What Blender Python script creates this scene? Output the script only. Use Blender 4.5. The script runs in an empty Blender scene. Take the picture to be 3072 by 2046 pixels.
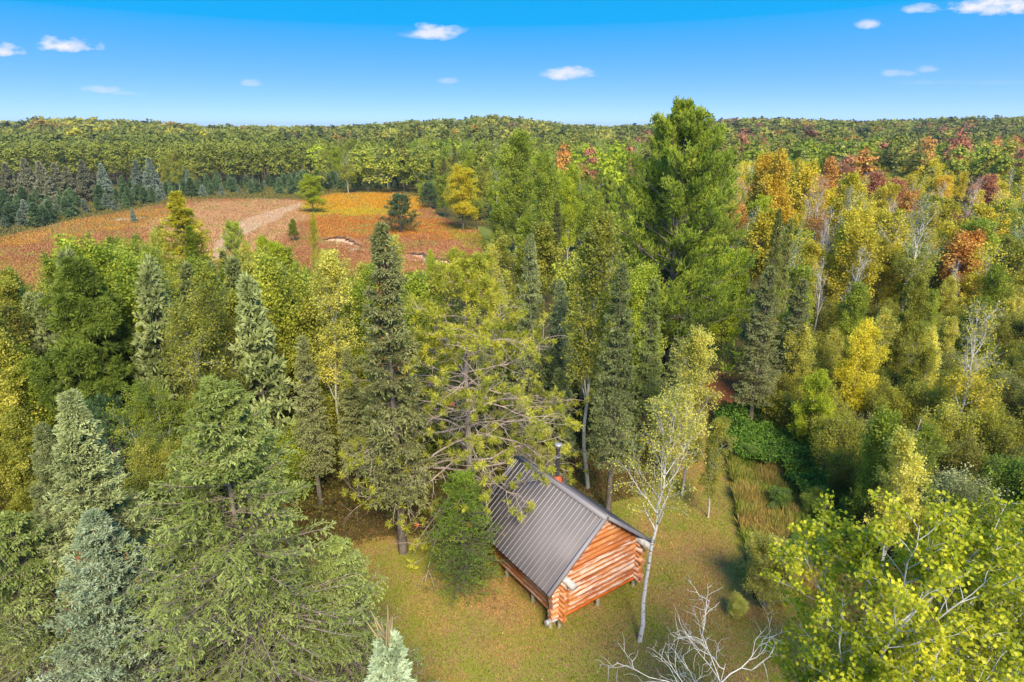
import bpy, math, random
import numpy as np
R = math.radians
SC = bpy.context.scene
# ---------------------------------------------------------------- camera
FPX, PITCH, CH = 633.3, R(18.58), 17.73          # focal length in pixels of the 1024 frame, tilt, height
cam_d = bpy.data.cameras.new('camera'); cam = bpy.data.objects.new('camera', cam_d); SC.collection.objects.link(cam)
cam.location = (0, 0, CH); cam.rotation_euler = (R(90) - PITCH, 0, 0)
cam_d.sensor_width = 36; cam_d.lens = 36 * FPX / 1024; cam_d.clip_start = .1; cam_d.clip_end = 30000
SC.camera = cam
# ---------------------------------------------------------------- light
SUN_EL, SUN_AZ = 43, 166                          # compass azimuth (0 = +y, clockwise)
w = bpy.data.worlds.new("World"); SC.world = w; w.use_nodes = True
def nd(nt, kind, **kw):
    n = nt.nodes.new(kind)
    for k, v in kw.items():
        if k.startswith('i_'):
            n.inputs[int(k[2:]) if k[2:].isdigit() else k[2:]].default_value = v
        else: setattr(n, k, v)
    return n
nt = w.node_tree; nt.nodes.clear(); ln = nt.links.new
def vmath(op, a, b=None, t=nt):
    n = t.nodes.new('ShaderNodeMath'); n.operation = op
    for i, q in enumerate((a, b)):
        if q is None: continue
        if isinstance(q, (int, float)): n.inputs[i].default_value = q
        else: t.links.new(q, n.inputs[i])
    return n.outputs[0]
tc = nd(nt, 'ShaderNodeTexCoord'); sx = nd(nt, 'ShaderNodeSeparateXYZ'); ln(tc.outputs['Generated'], sx.inputs[0])
cb = nd(nt, 'ShaderNodeCombineXYZ'); ln(sx.outputs[0], cb.inputs[0]); ln(sx.outputs[1], cb.inputs[1])
zz = vmath('MAXIMUM', sx.outputs[2], 0.0)
ln(vmath('ADD', vmath('MULTIPLY', zz, 5.5), .13), cb.inputs[2])
vn = nd(nt, 'ShaderNodeVectorMath', operation='NORMALIZE'); ln(cb.outputs[0], vn.inputs[0])
sky = nd(nt, 'ShaderNodeTexSky', sky_type='NISHITA', sun_disc=False, sun_elevation=R(SUN_EL), sun_rotation=R(SUN_AZ),
         air_density=1.0, dust_density=.4, ozone_density=2.2, altitude=300)
ln(vn.outputs[0], sky.inputs[0])
hs = nd(nt, 'ShaderNodeHueSaturation'); hs.inputs['Saturation'].default_value = 1.445; hs.inputs['Value'].default_value = 1.0
hs.inputs['Hue'].default_value = .521
gm = nd(nt, 'ShaderNodeGamma'); gm.inputs[1].default_value = .5
hs2 = nd(nt, 'ShaderNodeHueSaturation'); hs2.inputs['Value'].default_value = 2.25
ln(sky.outputs[0], hs.inputs['Color']); ln(hs.outputs[0], gm.inputs[0]); ln(gm.outputs[0], hs2.inputs['Color'])
# clouds in world directions: (x/y, z/y)
py_ = vmath('MAXIMUM', sx.outputs[1], .02)
ca, cbb = vmath('DIVIDE', sx.outputs[0], py_), vmath('DIVIDE', sx.outputs[2], py_)
nv = nd(nt, 'ShaderNodeCombineXYZ'); ln(vmath('MULTIPLY', ca, 1.0), nv.inputs[0]); ln(vmath('MULTIPLY', cbb, 2.2), nv.inputs[1])
nz = nd(nt, 'ShaderNodeTexNoise'); nz.inputs['Scale'].default_value = 26; nz.inputs['Detail'].default_value = 5; nz.inputs['Roughness'].default_value = .62
ln(nv.outputs[0], nz.inputs['Vector'])
wob = vmath('SUBTRACT', nz.outputs['Fac'], .5)
def dirD(u, v):
    x = (u * .43501 - 512) / FPX; y = (341 - v * .43501) / FPX
    c, s = math.cos(PITCH), math.sin(PITCH)
    return np.array([x, c + y * s, -s + y * c])
CL = [(155, 106, 66, 17, 1., .02), (15, 117, 42, 15, .95, .02), (998, 76, 64, 20, .85, .05), (1303, 172, 52, 17, .9, .05), (1996, 55, 34, 13, .7, .05),
      (2122, 22, 42, 11, .6, .05), (2285, 16, 98, 22, 1., .03), (1030, 187, 26, 8, .4, .05), (578, 192, 24, 9, .32, .04), (238, 208, 42, 10, .42, .05),
      (290, 215, 36, 6, .3, .03), (2062, 170, 36, 8, .33, .05), (2132, 160, 24, 8, .3, .05), (940, 80, 30, 8, .2, .08), (2200, 190, 170, 5, .12, .02)]
tot = None
for (u, v, a, b, st, up) in CL:
    d = dirD(u, v); A, B = d[0] / d[1], d[2] / d[1]
    wa, wb = a * .43501 / FPX, b * .43501 / FPX
    X = vmath('DIVIDE', vmath('SUBTRACT', ca, A), wa); Y = vmath('DIVIDE', vmath('SUBTRACT', cbb, B), wb)
    Y = vmath('MAXIMUM', Y, vmath('MULTIPLY', Y, -1.5))               # flatter bases
    r2 = vmath('ADD', vmath('MULTIPLY', X, X), vmath('MULTIPLY', Y, Y))
    m = vmath('SUBTRACT', vmath('ADD', vmath('MULTIPLY', wob, 4.2), 1.1), r2)
    m = vmath('MULTIPLY', vmath('MINIMUM', vmath('MAXIMUM', vmath('MULTIPLY', m, .8), 0.), 1.), st)
    tot = m if tot is None else vmath('MAXIMUM', tot, m)
tot = vmath('MULTIPLY', tot, vmath('GREATER_THAN', sx.outputs[1], .05))
mix = nd(nt, 'ShaderNodeMix', data_type='RGBA'); ln(tot, mix.inputs[0]); ln(hs2.outputs[0], mix.inputs[6])
mix.inputs[7].default_value = (3.4, 3.35, 3.5, 1)
bg = nd(nt, 'ShaderNodeBackground'); bg.inputs['Strength'].default_value = .15
ln(mix.outputs[2], bg.inputs['Color']); wo = nd(nt, 'ShaderNodeOutputWorld'); ln(bg.outputs[0], wo.inputs[0])
sl = bpy.data.lights.new('sun', 'SUN'); sl.energy = 3.6; sl.angle = R(20); sl.color = (1, .87, .64)
so = bpy.data.objects.new('sun', sl); SC.collection.objects.link(so)
so.rotation_euler = (R(90 - SUN_EL), 0, R(180 - SUN_AZ))
SC.view_settings.view_transform = 'Standard'; SC.view_settings.look = 'None'; SC.view_settings.exposure = .93
SC.cycles.max_bounces = 6; SC.cycles.diffuse_bounces = 4; SC.cycles.transmission_bounces = 3; SC.cycles.transparent_max_bounces = 6

# ---------------------------------------------------------------- helpers
COL = SC.collection
def tag(o, label=None, cat=None, group=None, kind=None):
    for k, v in (('label', label), ('category', cat), ('group', group), ('kind', kind)):
        if v: o[k] = v
    return o
def empty(name, loc, rz=0):
    o = bpy.data.objects.new(name, None); COL.objects.link(o); o.location = loc; o.rotation_euler = (0, 0, rz); o.empty_display_size = .3
    return o
def nmesh(name, V, F, mats, t=None, fm=None, smooth=False, col=None):
    """V (n,3), F (m,k) all the same k, or list of such"""
    me = bpy.data.meshes.new(name)
    Fs = F if isinstance(F, list) else [F]
    V = np.asarray(V, dtype=np.float32)
    me.vertices.add(len(V)); me.vertices.foreach_set('co', V.ravel())
    tot_l = sum(f.size for f in Fs); tot_p = sum(len(f) for f in Fs)
    me.loops.add(tot_l); me.polygons.add(tot_p)
    me.loops.foreach_set('vertex_index', np.concatenate([f.ravel() for f in Fs]).astype(np.int32))
    cnt = np.concatenate([np.full(len(f), f.shape[1], np.int32) for f in Fs])
    st = np.concatenate([[0], np.cumsum(cnt)[:-1]]).astype(np.int32)
    me.polygons.foreach_set('loop_start', st)
    if fm is not None: me.polygons.foreach_set('material_index', np.asarray(fm, dtype=np.int32))
    if smooth: me.polygons.foreach_set('use_smooth', np.ones(tot_p, dtype=bool))
    if t is not None:
        a = me.attributes.new('t', 'FLOAT', 'POINT'); a.data.foreach_set('value', np.asarray(t, dtype=np.float32))
    if col is not None:
        a = me.attributes.new('hue', 'FLOAT_COLOR', 'POINT')
        c4 = np.ones((len(V), 4), np.float32); c4[:, :3] = col; a.data.foreach_set('color', c4.ravel())
    me.update(calc_edges=True)
    for m in (mats if isinstance(mats, (list, tuple)) else [mats]): me.materials.append(m)
    return me
def mobj(name, me, parent=None):
    o = bpy.data.objects.new(name, me); COL.objects.link(o)
    if parent is not None: o.parent = parent
    return o
def ray_z(u, v, z=0.0):
    """the place where the sight line through photo point (u, v) meets height z"""
    d = dirD(u, v); k = (z - CH) / d[2]
    return np.array([d[0] * k, d[1] * k])
def nrm(a): return a / (np.linalg.norm(a, axis=-1, keepdims=True) + 1e-9)
# ---- noise on numpy
class Noise:
    def __init__(s, seed): s.g = np.random.default_rng(seed).random((64, 64))
    def __call__(s, x, y):
        xi, yi = np.floor(x).astype(int), np.floor(y).astype(int); fx, fy = x - xi, y - yi
        fx = fx * fx * (3 - 2 * fx); fy = fy * fy * (3 - 2 * fy); g = s.g
        a = g[xi % 64, yi % 64]; b = g[(xi + 1) % 64, yi % 64]; c = g[xi % 64, (yi + 1) % 64]; d = g[(xi + 1) % 64, (yi + 1) % 64]
        return (a * (1 - fx) + b * fx) * (1 - fy) + (c * (1 - fx) + d * fx) * fy
N1, N2, N3 = Noise(1), Noise(2), Noise(3)
def fbm(x, y, n=N1): return .55 * n(x, y) + .3 * n(x * 2.1 + 7, y * 2.1 + 3) + .15 * n(x * 4.3 + 1, y * 4.3 + 9)
def inpoly(x, y, poly):
    x = np.asarray(x, float); y = np.asarray(y, float); r = np.zeros(x.shape, bool); n = len(poly)
    for i in range(n):
        x1, y1 = poly[i]; x2, y2 = poly[(i + 1) % n]
        if y1 == y2: continue
        c = ((y1 > y) != (y2 > y)) & (x < (x2 - x1) * (y - y1) / (y2 - y1) + x1)
        r ^= c
    return r
# ---------------------------------------------------------------- materials
def newmat(name):
    m = bpy.data.materials.new(name); m.use_nodes = True; m.node_tree.nodes.clear(); return m, m.node_tree
def ramp(t, stops):
    r = t.nodes.new('ShaderNodeValToRGB'); e = r.color_ramp.elements
    while len(e) < len(stops): e.new(.5)
    for i, (p, c) in enumerate(stops): e[i].position = p; e[i].color = (*c, 1)
    return r
LEAF = {}
def leaf(name, c0, c1, c2, trans=.3, rough=.55, var=.16, spec=.25):
    if name in LEAF: return LEAF[name]
    m, t = newmat(name); L = t.links.new
    at = nd(t, 'ShaderNodeAttribute', attribute_name='t')
    oi = nd(t, 'ShaderNodeObjectInfo')
    tco = nd(t, 'ShaderNodeTexCoord'); nzz = nd(t, 'ShaderNodeTexNoise'); nzz.inputs['Scale'].default_value = .55; nzz.inputs['Detail'].default_value = 1; L(tco.outputs['Object'], nzz.inputs['Vector'])
    f = vmath('ADD', at.outputs['Fac'], vmath('ADD', vmath('MULTIPLY', vmath('SUBTRACT', oi.outputs['Random'], .5, t), .18, t), vmath('MULTIPLY', vmath('SUBTRACT', nzz.outputs['Fac'], .38, t), 1.0, t), t), t)
    r = ramp(t, [(0.0, c0), (.5, c1), (1.0, c2)]); L(f, r.inputs[0])
    h = nd(t, 'ShaderNodeHueSaturation'); L(r.outputs[0], h.inputs['Color'])
    h.inputs['Saturation'].default_value = 1.0
    L(vmath('ADD', vmath('MULTIPLY', oi.outputs['Random'], 2 * var, t), 1.20 - var, t), h.inputs['Value'])
    p = nd(t, 'ShaderNodeBsdfPrincipled'); p.inputs['Roughness'].default_value = rough; p.inputs['Specular IOR Level'].default_value = spec
    tr = nd(t, 'ShaderNodeBsdfTranslucent'); mx = nd(t, 'ShaderNodeMixShader'); mx.inputs[0].default_value = trans + .08
    L(h.outputs[0], p.inputs['Base Color']); L(h.outputs[0], tr.inputs['Color'])
    L(p.outputs[0], mx.inputs[1]); L(tr.outputs[0], mx.inputs[2])
    o = nd(t, 'ShaderNodeOutputMaterial'); L(mx.outputs[0], o.inputs[0])
    LEAF[name] = m; return m
def leafcol(name, trans=.25):
    m, t = newmat(name); L = t.links.new
    at = nd(t, 'ShaderNodeAttribute', attribute_name='hue')
    p = nd(t, 'ShaderNodeBsdfPrincipled'); p.inputs['Roughness'].default_value = .6; p.inputs['Specular IOR Level'].default_value = .2
    tr = nd(t, 'ShaderNodeBsdfTranslucent'); mx = nd(t, 'ShaderNodeMixShader'); mx.inputs[0].default_value = trans
    L(at.outputs['Color'], p.inputs['Base Color']); L(at.outputs['Color'], tr.inputs['Color'])
    L(p.outputs[0], mx.inputs[1]); L(tr.outputs[0], mx.inputs[2])
    o = nd(t, 'ShaderNodeOutputMaterial'); L(mx.outputs[0], o.inputs[0]); return m
def plain(name, c, rough=.8, spec=.3, metal=0, noise=None, c2=None, bump=0, coord='Object', stretch=(1, 1, 1), lo=.35, hi=.65, detail=4):
    m, t = newmat(name); L = t.links.new
    p = nd(t, 'ShaderNodeBsdfPrincipled'); p.inputs['Roughness'].default_value = rough; p.inputs['Specular IOR Level'].default_value = spec
    p.inputs['Metallic'].default_value = metal; p.inputs['Base Color'].default_value = (*c, 1)
    if noise:
        co = nd(t, 'ShaderNodeTexCoord'); mp = nd(t, 'ShaderNodeMapping'); mp.inputs['Scale'].default_value = stretch
        L(co.outputs[coord], mp.inputs[0]); nz = nd(t, 'ShaderNodeTexNoise'); nz.inputs['Scale'].default_value = noise; nz.inputs['Detail'].default_value = detail
        L(mp.outputs[0], nz.inputs['Vector']); r = ramp(t, [(lo, c), (hi, c2)]); L(nz.outputs['Fac'], r.inputs[0]); L(r.outputs[0], p.inputs['Base Color'])
        if bump:
            b = nd(t, 'ShaderNodeBump'); b.inputs['Strength'].default_value = bump; b.inputs['Distance'].default_value = .02
            L(nz.outputs['Fac'], b.inputs['Height']); L(b.outputs[0], p.inputs['Normal'])
    o = nd(t, 'ShaderNodeOutputMaterial'); L(p.outputs[0], o.inputs[0]); return m
BARK_GREY = plain('bark_grey', (.11, .09, .075), .9, .1, noise=9, c2=(.22, .19, .165), bump=.6, stretch=(1, 1, .3))
BARK_DEAD = plain('dead_twigs', (.20, .16, .14), .9, .1, noise=6, c2=(.34, .28, .25))
BARK_PINE = plain('bark_pine', (.30, .22, .18), .9, .1, noise=7, c2=(.52, .43, .38), bump=.5, stretch=(1, 1, .4))
BARK_WHITE = plain('bark_birch', (.58, .56, .53), .75, .2, noise=5, c2=(.06, .05, .045), bump=.2, stretch=(1, 1, 2.6), lo=.56, hi=.66)
BARK_PALE = plain('bark_aspen', (.44, .44, .38), .75, .2, noise=4, c2=(.2, .19, .16), stretch=(1, 1, 1.5), lo=.55, hi=.72)
BARK_SILVER = plain('bark_silver', (.66, .65, .63), .75, .2, noise=4, c2=(.3, .28, .26), stretch=(1, 1, 1.5), lo=.5, hi=.72)
# ---------------------------------------------------------------- plant building blocks
def tubes(P, Rr, k=4):
    M, N = P.shape[:2]
    T = nrm(np.gradient(P, axis=1)); m = np.abs(T.mean(axis=1)[:, 2]) > .8
    ref = np.where(m[:, None], np.array([[1., 0, 0]]), np.array([[0, 0, 1.]]))[:, None, :].repeat(N, 1)
    a = nrm(np.cross(T, ref)); b = np.cross(T, a)
    an = 2 * np.pi * np.arange(k) / k
    V = P[:, :, None] + Rr[:, :, None, None] * (np.cos(an)[None, None, :, None] * a[:, :, None] + np.sin(an)[None, None, :, None] * b[:, :, None])
    base = (np.arange(M) * N * k)[:, None, None]
    i = np.arange(N - 1)[None, :, None] * k; j = np.arange(k)[None, None, :]; j2 = (j + 1) % k
    F = np.stack([base + i + j, base + i + j2, base + i + k + j2, base + i + k + j], -1).reshape(-1, 4)
    return V.reshape(-1, 3), F
class Geo:
    def __init__(s): s.V = []; s.F = []; s.t = []; s.n = 0
    def add(s, V, F, t=None):
        s.V.append(V); s.F.append(F + s.n); s.n += len(V)
        s.t.append(np.zeros(len(V)) if t is None else t)
    def mesh(s, name, mat, smooth=False):
        return nmesh(name, np.concatenate(s.V), np.concatenate(s.F), mat, np.concatenate(s.t), smooth=smooth)
def leaves(pos, d, n, ln_, wd, t):
    """one diamond blade per leaf"""
    d = nrm(d); s = nrm(np.cross(d, n))
    ln_ = np.broadcast_to(ln_, (len(pos),))[:, None]; wd = np.broadcast_to(wd, (len(pos),))[:, None]
    V = np.stack([pos, pos + d * ln_ * .55 + s * wd * .5, pos + d * ln_, pos + d * ln_ * .55 - s * wd * .5], 1).reshape(-1, 3)
    F = np.arange(len(V)).reshape(-1, 4)
    return V, F, np.repeat(t, 4)
def shoots(pos, d, ln_, wd, t):
    """needle shoot = two crossed blades"""
    d = nrm(d); r = nrm(np.cross(d, np.array([.31, .22, .92]) + 0 * d)); r2 = np.cross(d, r)
    ln_ = np.broadcast_to(ln_, (len(pos),))[:, None]; wd = np.broadcast_to(wd, (len(pos),))[:, None]
    out = []
    for s in (r, r2):
        out.append(np.stack([pos, pos + d * ln_ * .5 + s * wd * .5, pos + d * ln_, pos + d * ln_ * .5 - s * wd * .5], 1))
    V = np.concatenate(out, 1).reshape(-1, 3)
    return V, np.arange(len(V)).reshape(-1, 4), np.repeat(t, 8)
def grow(g, P, n, s0, s1, L, ang, N=5, up=0., curve=0., wob=.1, flat=False, jit=12, az0=None):
    """children along parent paths P (M,Np,3); returns paths, length, s, parent index"""
    M, Np = P.shape[:2]
    s = s0 + (s1 - s0) * (np.arange(n)[None] + g.random((M, n))) / n
    f = np.clip(s, 0, .9999) * (Np - 1); i = f.astype(int); fr = (f - i)[..., None]; mi = np.arange(M)[:, None]
    pos = P[mi, i] * (1 - fr) + P[mi, i + 1] * fr; tan = nrm(P[mi, i + 1] - P[mi, i])
    vert = (np.abs(tan[..., 2:]) > .85)
    ref = np.where(vert, np.array([1., 0, 0]), np.array([0, 0, 1.])); a = nrm(np.cross(tan, ref)); b = np.cross(tan, a)
    if flat: az = np.where(np.arange(n)[None] % 2 == 0, 0, np.pi) + g.normal(0, .35, (M, n))
    else: az = np.arange(n)[None] * 2.399 + g.random((M, 1)) * 6.28 + g.normal(0, .5, (M, n))
    if az0 is not None: az = az0
    an = np.radians(ang(s) if callable(ang) else ang) + np.radians(g.normal(0, jit, (M, n)))
    d = np.cos(an)[..., None] * tan + np.sin(an)[..., None] * (np.cos(az)[..., None] * a + np.sin(az)[..., None] * b)
    d[..., 2] += up(s) if callable(up) else up
    d = nrm(d); ll = (L(s) if callable(L) else L) * g.uniform(.75, 1.15, (M, n))
    d = d.reshape(-1, 3); p = pos.reshape(-1, 3); ll = ll.reshape(-1)
    out = [p]; st = (ll / (N - 1))[:, None]
    for j in range(1, N):
        d = d + g.normal(0, wob, d.shape); d[:, 2] += curve / (N - 1) * (1 + .6 * j); d = nrm(d); p = p + d * st; out.append(p)
    return np.stack(out, 1), ll, s.reshape(-1), np.repeat(np.arange(M), n)
def along(g, P, n, s0=0., s1=1.):
    M, Np = P.shape[:2]; s = g.uniform(s0, s1, (M, n)); f = np.clip(s, 0, .9999) * (Np - 1); i = f.astype(int); fr = (f - i)[..., None]; mi = np.arange(M)[:, None]
    pos = P[mi, i] * (1 - fr) + P[mi, i + 1] * fr; tan = nrm(P[mi, i + 1] - P[mi, i])
    return pos.reshape(-1, 3), tan.reshape(-1, 3), s.reshape(-1), np.repeat(np.arange(M), n)
def taper(P, r0, r1=.2):
    N = P.shape[1]; return np.asarray(r0)[:, None] * np.linspace(1, r1, N)[None]
def trunk_path(g, h, lean=.02, wob=.02, N=12, base=(0, 0)):
    z = np.linspace(0, h, N); x = np.cumsum(g.normal(0, wob * h / N, N)); y = np.cumsum(g.normal(0, wob * h / N, N))
    x -= x[0]; y -= y[0]
    k = z / h; x = x - x[-1] * k + base[0]; y = y - y[-1] * k + base[1]
    return np.stack([x, y, z], 1)[None]

PROTO = {}
# each generator returns (wood Geo, foliage Geo)
def gen_spruce(seed, h, r, nb=200, kb=12, ks=7, sl=.13, sw=.035, z0=.05, pw=.8, gap=.0, hang=.0, twigs=True, elev=(-12, 35), rag=.22, base_bare=0.):
    g = np.random.default_rng(seed); W = Geo(); Fo = Geo()
    T = trunk_path(g, h, N=14, wob=.01); R0 = .012 * h + .04
    W.add(*tubes(T, R0 * np.linspace(1, .06, 14)[None] ** 1.0, 8))
    zz = z0 + (1 - z0) * (np.arange(nb) + g.random(nb)) / nb
    zz = 1 - (1 - zz) ** 1.0
    if gap: zz = np.round(zz * 26 / 1) / 26 * gap + zz * (1 - gap)
    L = r * (1 - zz) ** pw * g.uniform(1 - rag, 1 + rag * .5, nb) + .10
    az = g.random(nb) * 6.283; el = np.radians(elev[0] + (elev[1] - elev[0]) * zz ** 1.6 + g.normal(0, 6, nb))
    d = np.stack([np.cos(az) * np.cos(el), np.sin(az) * np.cos(el), np.sin(el)], 1)
    p = np.stack([np.interp(zz * h, T[0, :, 2], T[0, :, 0]), np.interp(zz * h, T[0, :, 2], T[0, :, 1]), zz * h], 1)
    out = [p]; N = 6
    for j in range(1, N):
        dd = d.copy(); dd[:, 2] += (-.18 + .10 * j) * (1 - zz); dd += g.normal(0, .05, dd.shape); dd = nrm(dd); p = p + dd * (L / (N - 1))[:, None]; out.append(p)
    B = np.stack(out, 1)
    W.add(*tubes(B, taper(B, .012 + .008 * L, .25), 3))
    Q, ql, qs, qi = grow(g, B, kb, .12 if not base_bare else base_bare, 1., lambda s: (.42 * L[:, None] * (1 - s) ** .8 + .10 + .06 * L[:, None]), 52, N=3, up=-hang * .5, curve=-hang, wob=.12, flat=True)
    if twigs: W.add(*tubes(Q, taper(Q, .006 + .004 * ql, .4), 3))
    n_s = ks
    p, tn, s, i = along(g, Q, n_s, .05, 1.)
    br = g.random(nb)[qi[i]]; tip = s
    dirs = tn * .8 + g.normal(0, .5, tn.shape); dirs[:, 2] += .18 - hang * .9
    t = np.clip(.30 * br + .30 * g.random(len(p)) + .36 * tip * g.uniform(.4, 1, len(p)), 0, 1)
    p2 = p + g.normal(0, .02, p.shape)
    Fo.add(*shoots(p2, dirs, sl * g.uniform(.7, 1.25, len(p)), sw, t))
    p, tn, s, i = along(g, B, 10, .3, 1.)
    dirs = tn * .8 + g.normal(0, .5, tn.shape); Fo.add(*shoots(p, dirs, sl * g.uniform(.8, 1.3, len(p)), sw, np.clip(.4 + .5 * g.random(len(p)), 0, 1)))
    # leader
    p = T[0, -1][None] - np.array([[0, 0, 1]]) * g.random(14)[:, None] * .05 * h
    dirs = np.stack([g.normal(0, .3, 14), g.normal(0, .3, 14), np.ones(14)], 1); Fo.add(*shoots(p, dirs, sl * 1.6, sw, np.full(14, .95)))
    return W, Fo
def gen_broad(seed, h, r, bole=.25, n1=9, n2=7, n3=5, nl=14, ls=.09, lw=.75, up1=.35, up2=.15, ang1=45, shape='round', droop=0., multi=1, wr=.011, tw3=True, clump=.10, hangl=.2, wob=.10, dens_top=1., stag=.0, lean=(0, 0)):
    g = np.random.default_rng(seed); W = Geo(); Fo = Geo()
    Ts = []
    for q in range(multi):
        T = trunk_path(g, h * (1 if q == 0 else g.uniform(.7, .95)), wob=.09, N=12)
        T[0, :, :2] += np.linspace(0, 1, 12)[:, None] ** 1.2 * np.array(lean)[None]
        if multi > 1:
            a = q * 6.283 / multi + g.random(); sp = r * (.1 if q == 0 else .5)
            T[0, :, :2] += (np.linspace(0, 1, 12)[:, None] ** 1.2) * np.array([[math.cos(a) * sp, math.sin(a) * sp]])
        Ts.append(T)
    T = np.concatenate(Ts); W.add(*tubes(T, (wr * h) * np.linspace(1, .10, 12)[None].repeat(multi, 0), 8))
    def L1(s):
        k = np.clip((s - bole) / (1 - bole), 0, 1)
        f = {'round': np.sqrt(np.clip(1 - (k * 1.0 - .30) ** 2 / .62, .05, 1)), 'cone': (1 - k) ** .8 + .12, 'oval': np.sqrt(np.clip(1 - (k - .42) ** 2 / .40, .05, 1)), 'vase': .5 + .5 * k * (1.25 - k) * 2}[shape]
        return r * f
    P1, l1, s1, i1 = grow(g, T, n1, bole, .98, L1, lambda s: ang1 * (1.25 - .55 * s), N=7, up=up1, curve=up1 * .5 - droop, wob=wob)
    W.add(*tubes(P1, taper(P1, wr * h * (.55 - .42 * s1) + .006, .15), 5))
    P2, l2, s2, i2 = grow(g, P1, n2, .25, 1., lambda s: (.48 * l1[:, None] * (1.1 - .6 * s) + .1), 45, N=5, up=up2, curve=.1 - droop, wob=wob * 1.2)
    W.add(*tubes(P2, taper(P2, .006 + .006 * l2, .25), 3))
    P3, l3, s3, i3 = grow(g, P2, n3, .2, 1., lambda s: (.45 * l2[:, None] * (1.1 - .5 * s) + .12), 45, N=4, up=.08, curve=-droop, wob=wob * 1.4)
    if tw3: W.add(*tubes(P3, taper(P3, .004 + .004 * l3, .4), 3))
    if nl > 0:
        p, tn, s, i = along(g, P3, nl, .1, 1.05)
        br = g.random(len(P1))[i2[i3[i]]]; br2 = g.random(len(P2))[i3[i]]
        p = p + g.normal(0, clump, p.shape)
        dirs = tn * .5 + g.normal(0, .6, tn.shape); dirs[:, 2] -= hangl
        nn = g.normal(0, .6, p.shape) + np.array([0, 0, .7])
        zt = np.clip(p[:, 2] / h, 0, 1)
        t = np.clip(.32 * br + .22 * br2 + .46 * g.random(len(p)), 0, 1)
        k = np.ones(len(p), bool)
        if stag: k = (zt < 1 - stag) | (g.random(len(p)) < .12)
        Fo.add(*leaves(p[k], dirs[k], nn[k], ls * g.uniform(.7, 1.3, k.sum()), ls * lw, t[k]))
    return W, Fo
def tufts(g, c, d, n, ln_, wd, t, spread=.9):
    """needle tufts: n thin needles radiating from every centre"""
    M = len(c); P = np.repeat(c, n, 0); D = np.repeat(d, n, 0) * spread * .45 + g.normal(0, .62, (M * n, 3))
    D = nrm(D); P = P + np.repeat(d, n, 0) * g.uniform(-.10, .04, (M * n, 1))
    nn = g.normal(0, 1, P.shape)
    tt = np.clip(np.repeat(t, n) + g.normal(0, .15, M * n), 0, 1)
    return leaves(P, D, nn, ln_ * g.uniform(.75, 1.15, M * n), wd, tt)
def gen_redpine(seed, h, r, nb=46, n2=7, n3=3, nt=36, nl=.17, nw=.02, bole=.22, droop=.35, bare=.45, dense=1.0, low_dead=.0, thin=1.):
    g = np.random.default_rng(seed); W = Geo(); Fo = Geo()
    T = trunk_path(g, h, wob=.03, N=16); W.add(*tubes(T, (.016 * h) * np.linspace(1, .08, 16)[None], 10))
    zz = bole + (1 - bole) * ((np.arange(nb) + g.random(nb)) / nb) ** .95 * .99
    zz = np.round(zz * 20) / 20 * .7 + zz * .3
    k = (zz - bole) / (1 - bole)
    L = r * (np.clip(1.0 - k, 0, 1) ** .62) * (.72 + .28 * np.sin(np.clip(k * 3 + .6, 0, 3.1))) * g.uniform(.75, 1.1, nb) + .25
    az = np.arange(nb) * 2.399 + g.normal(0, .3, nb); el = np.radians(2 + 48 * k + g.normal(0, 7, nb))
    d = np.stack([np.cos(az) * np.cos(el), np.sin(az) * np.cos(el), np.sin(el)], 1)
    p = np.stack([np.interp(zz * h, T[0, :, 2], T[0, :, 0]), np.interp(zz * h, T[0, :, 2], T[0, :, 1]), zz * h], 1)
    out = [p]; N = 10
    for j in range(1, N):
        d = d + g.normal(0, .17, d.shape); d[:, 2] += np.where(j < 6, -droop * .22, .10) * (1 - k); d = nrm(d); p = p + d * (L / (N - 1))[:, None]; out.append(p)
    B = np.stack(out, 1); W.add(*tubes(B, taper(B, (.02 + .017 * L * (1 - .4 * k)) * thin, .2), 5))
    Q, ql, qs, qi = grow(g, B, n2, bare * .7, 1., lambda s: .36 * L[:, None] * (1.15 - .6 * s) + .15, 48, N=7, up=.0, curve=-droop * .35, wob=.2, flat=True)
    W.add(*tubes(Q, taper(Q, .009 + .006 * ql, .35), 4))
    S, sl_, ss, si = grow(g, Q, n3, .35, 1., lambda s: .32 * ql[:, None] + .12, 45, N=5, up=.15, curve=.25, wob=.16)
    W.add(*tubes(S, taper(S, .006 + .003 * sl_, .6), 3))
    ends = [S[:, -1], Q[:, -1], B[:, -1]]; dr = [S[:, -1] - S[:, -2], Q[:, -1] - Q[:, -2], B[:, -1] - B[:, -2]]
    if dense > 1:
        pm, tm, _, _ = along(g, S, int(dense), .3, 1.); ends.append(pm); dr.append(tm)
    # upright tufts near leader
    lp = T[0, -1][None] - np.array([[0, 0, 1.]]) * g.random((10, 1)) * .05 * h + g.normal(0, .05, (10, 3)); ends.append(lp); dr.append(np.tile([[0, 0, 1.]], (10, 1)))
    c = np.concatenate(ends); dd = nrm(np.concatenate(dr)); dd[:, 2] += .35; dd = nrm(dd)
    keep = g.random(len(c)) > low_dead
    c, dd = c[keep], dd[keep]
    V, F, t = tufts(g, c, dd, nt, nl, nw, g.random(len(c)) * .7 + .1); Fo.add(V, F, t)
    return W, Fo
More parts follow.
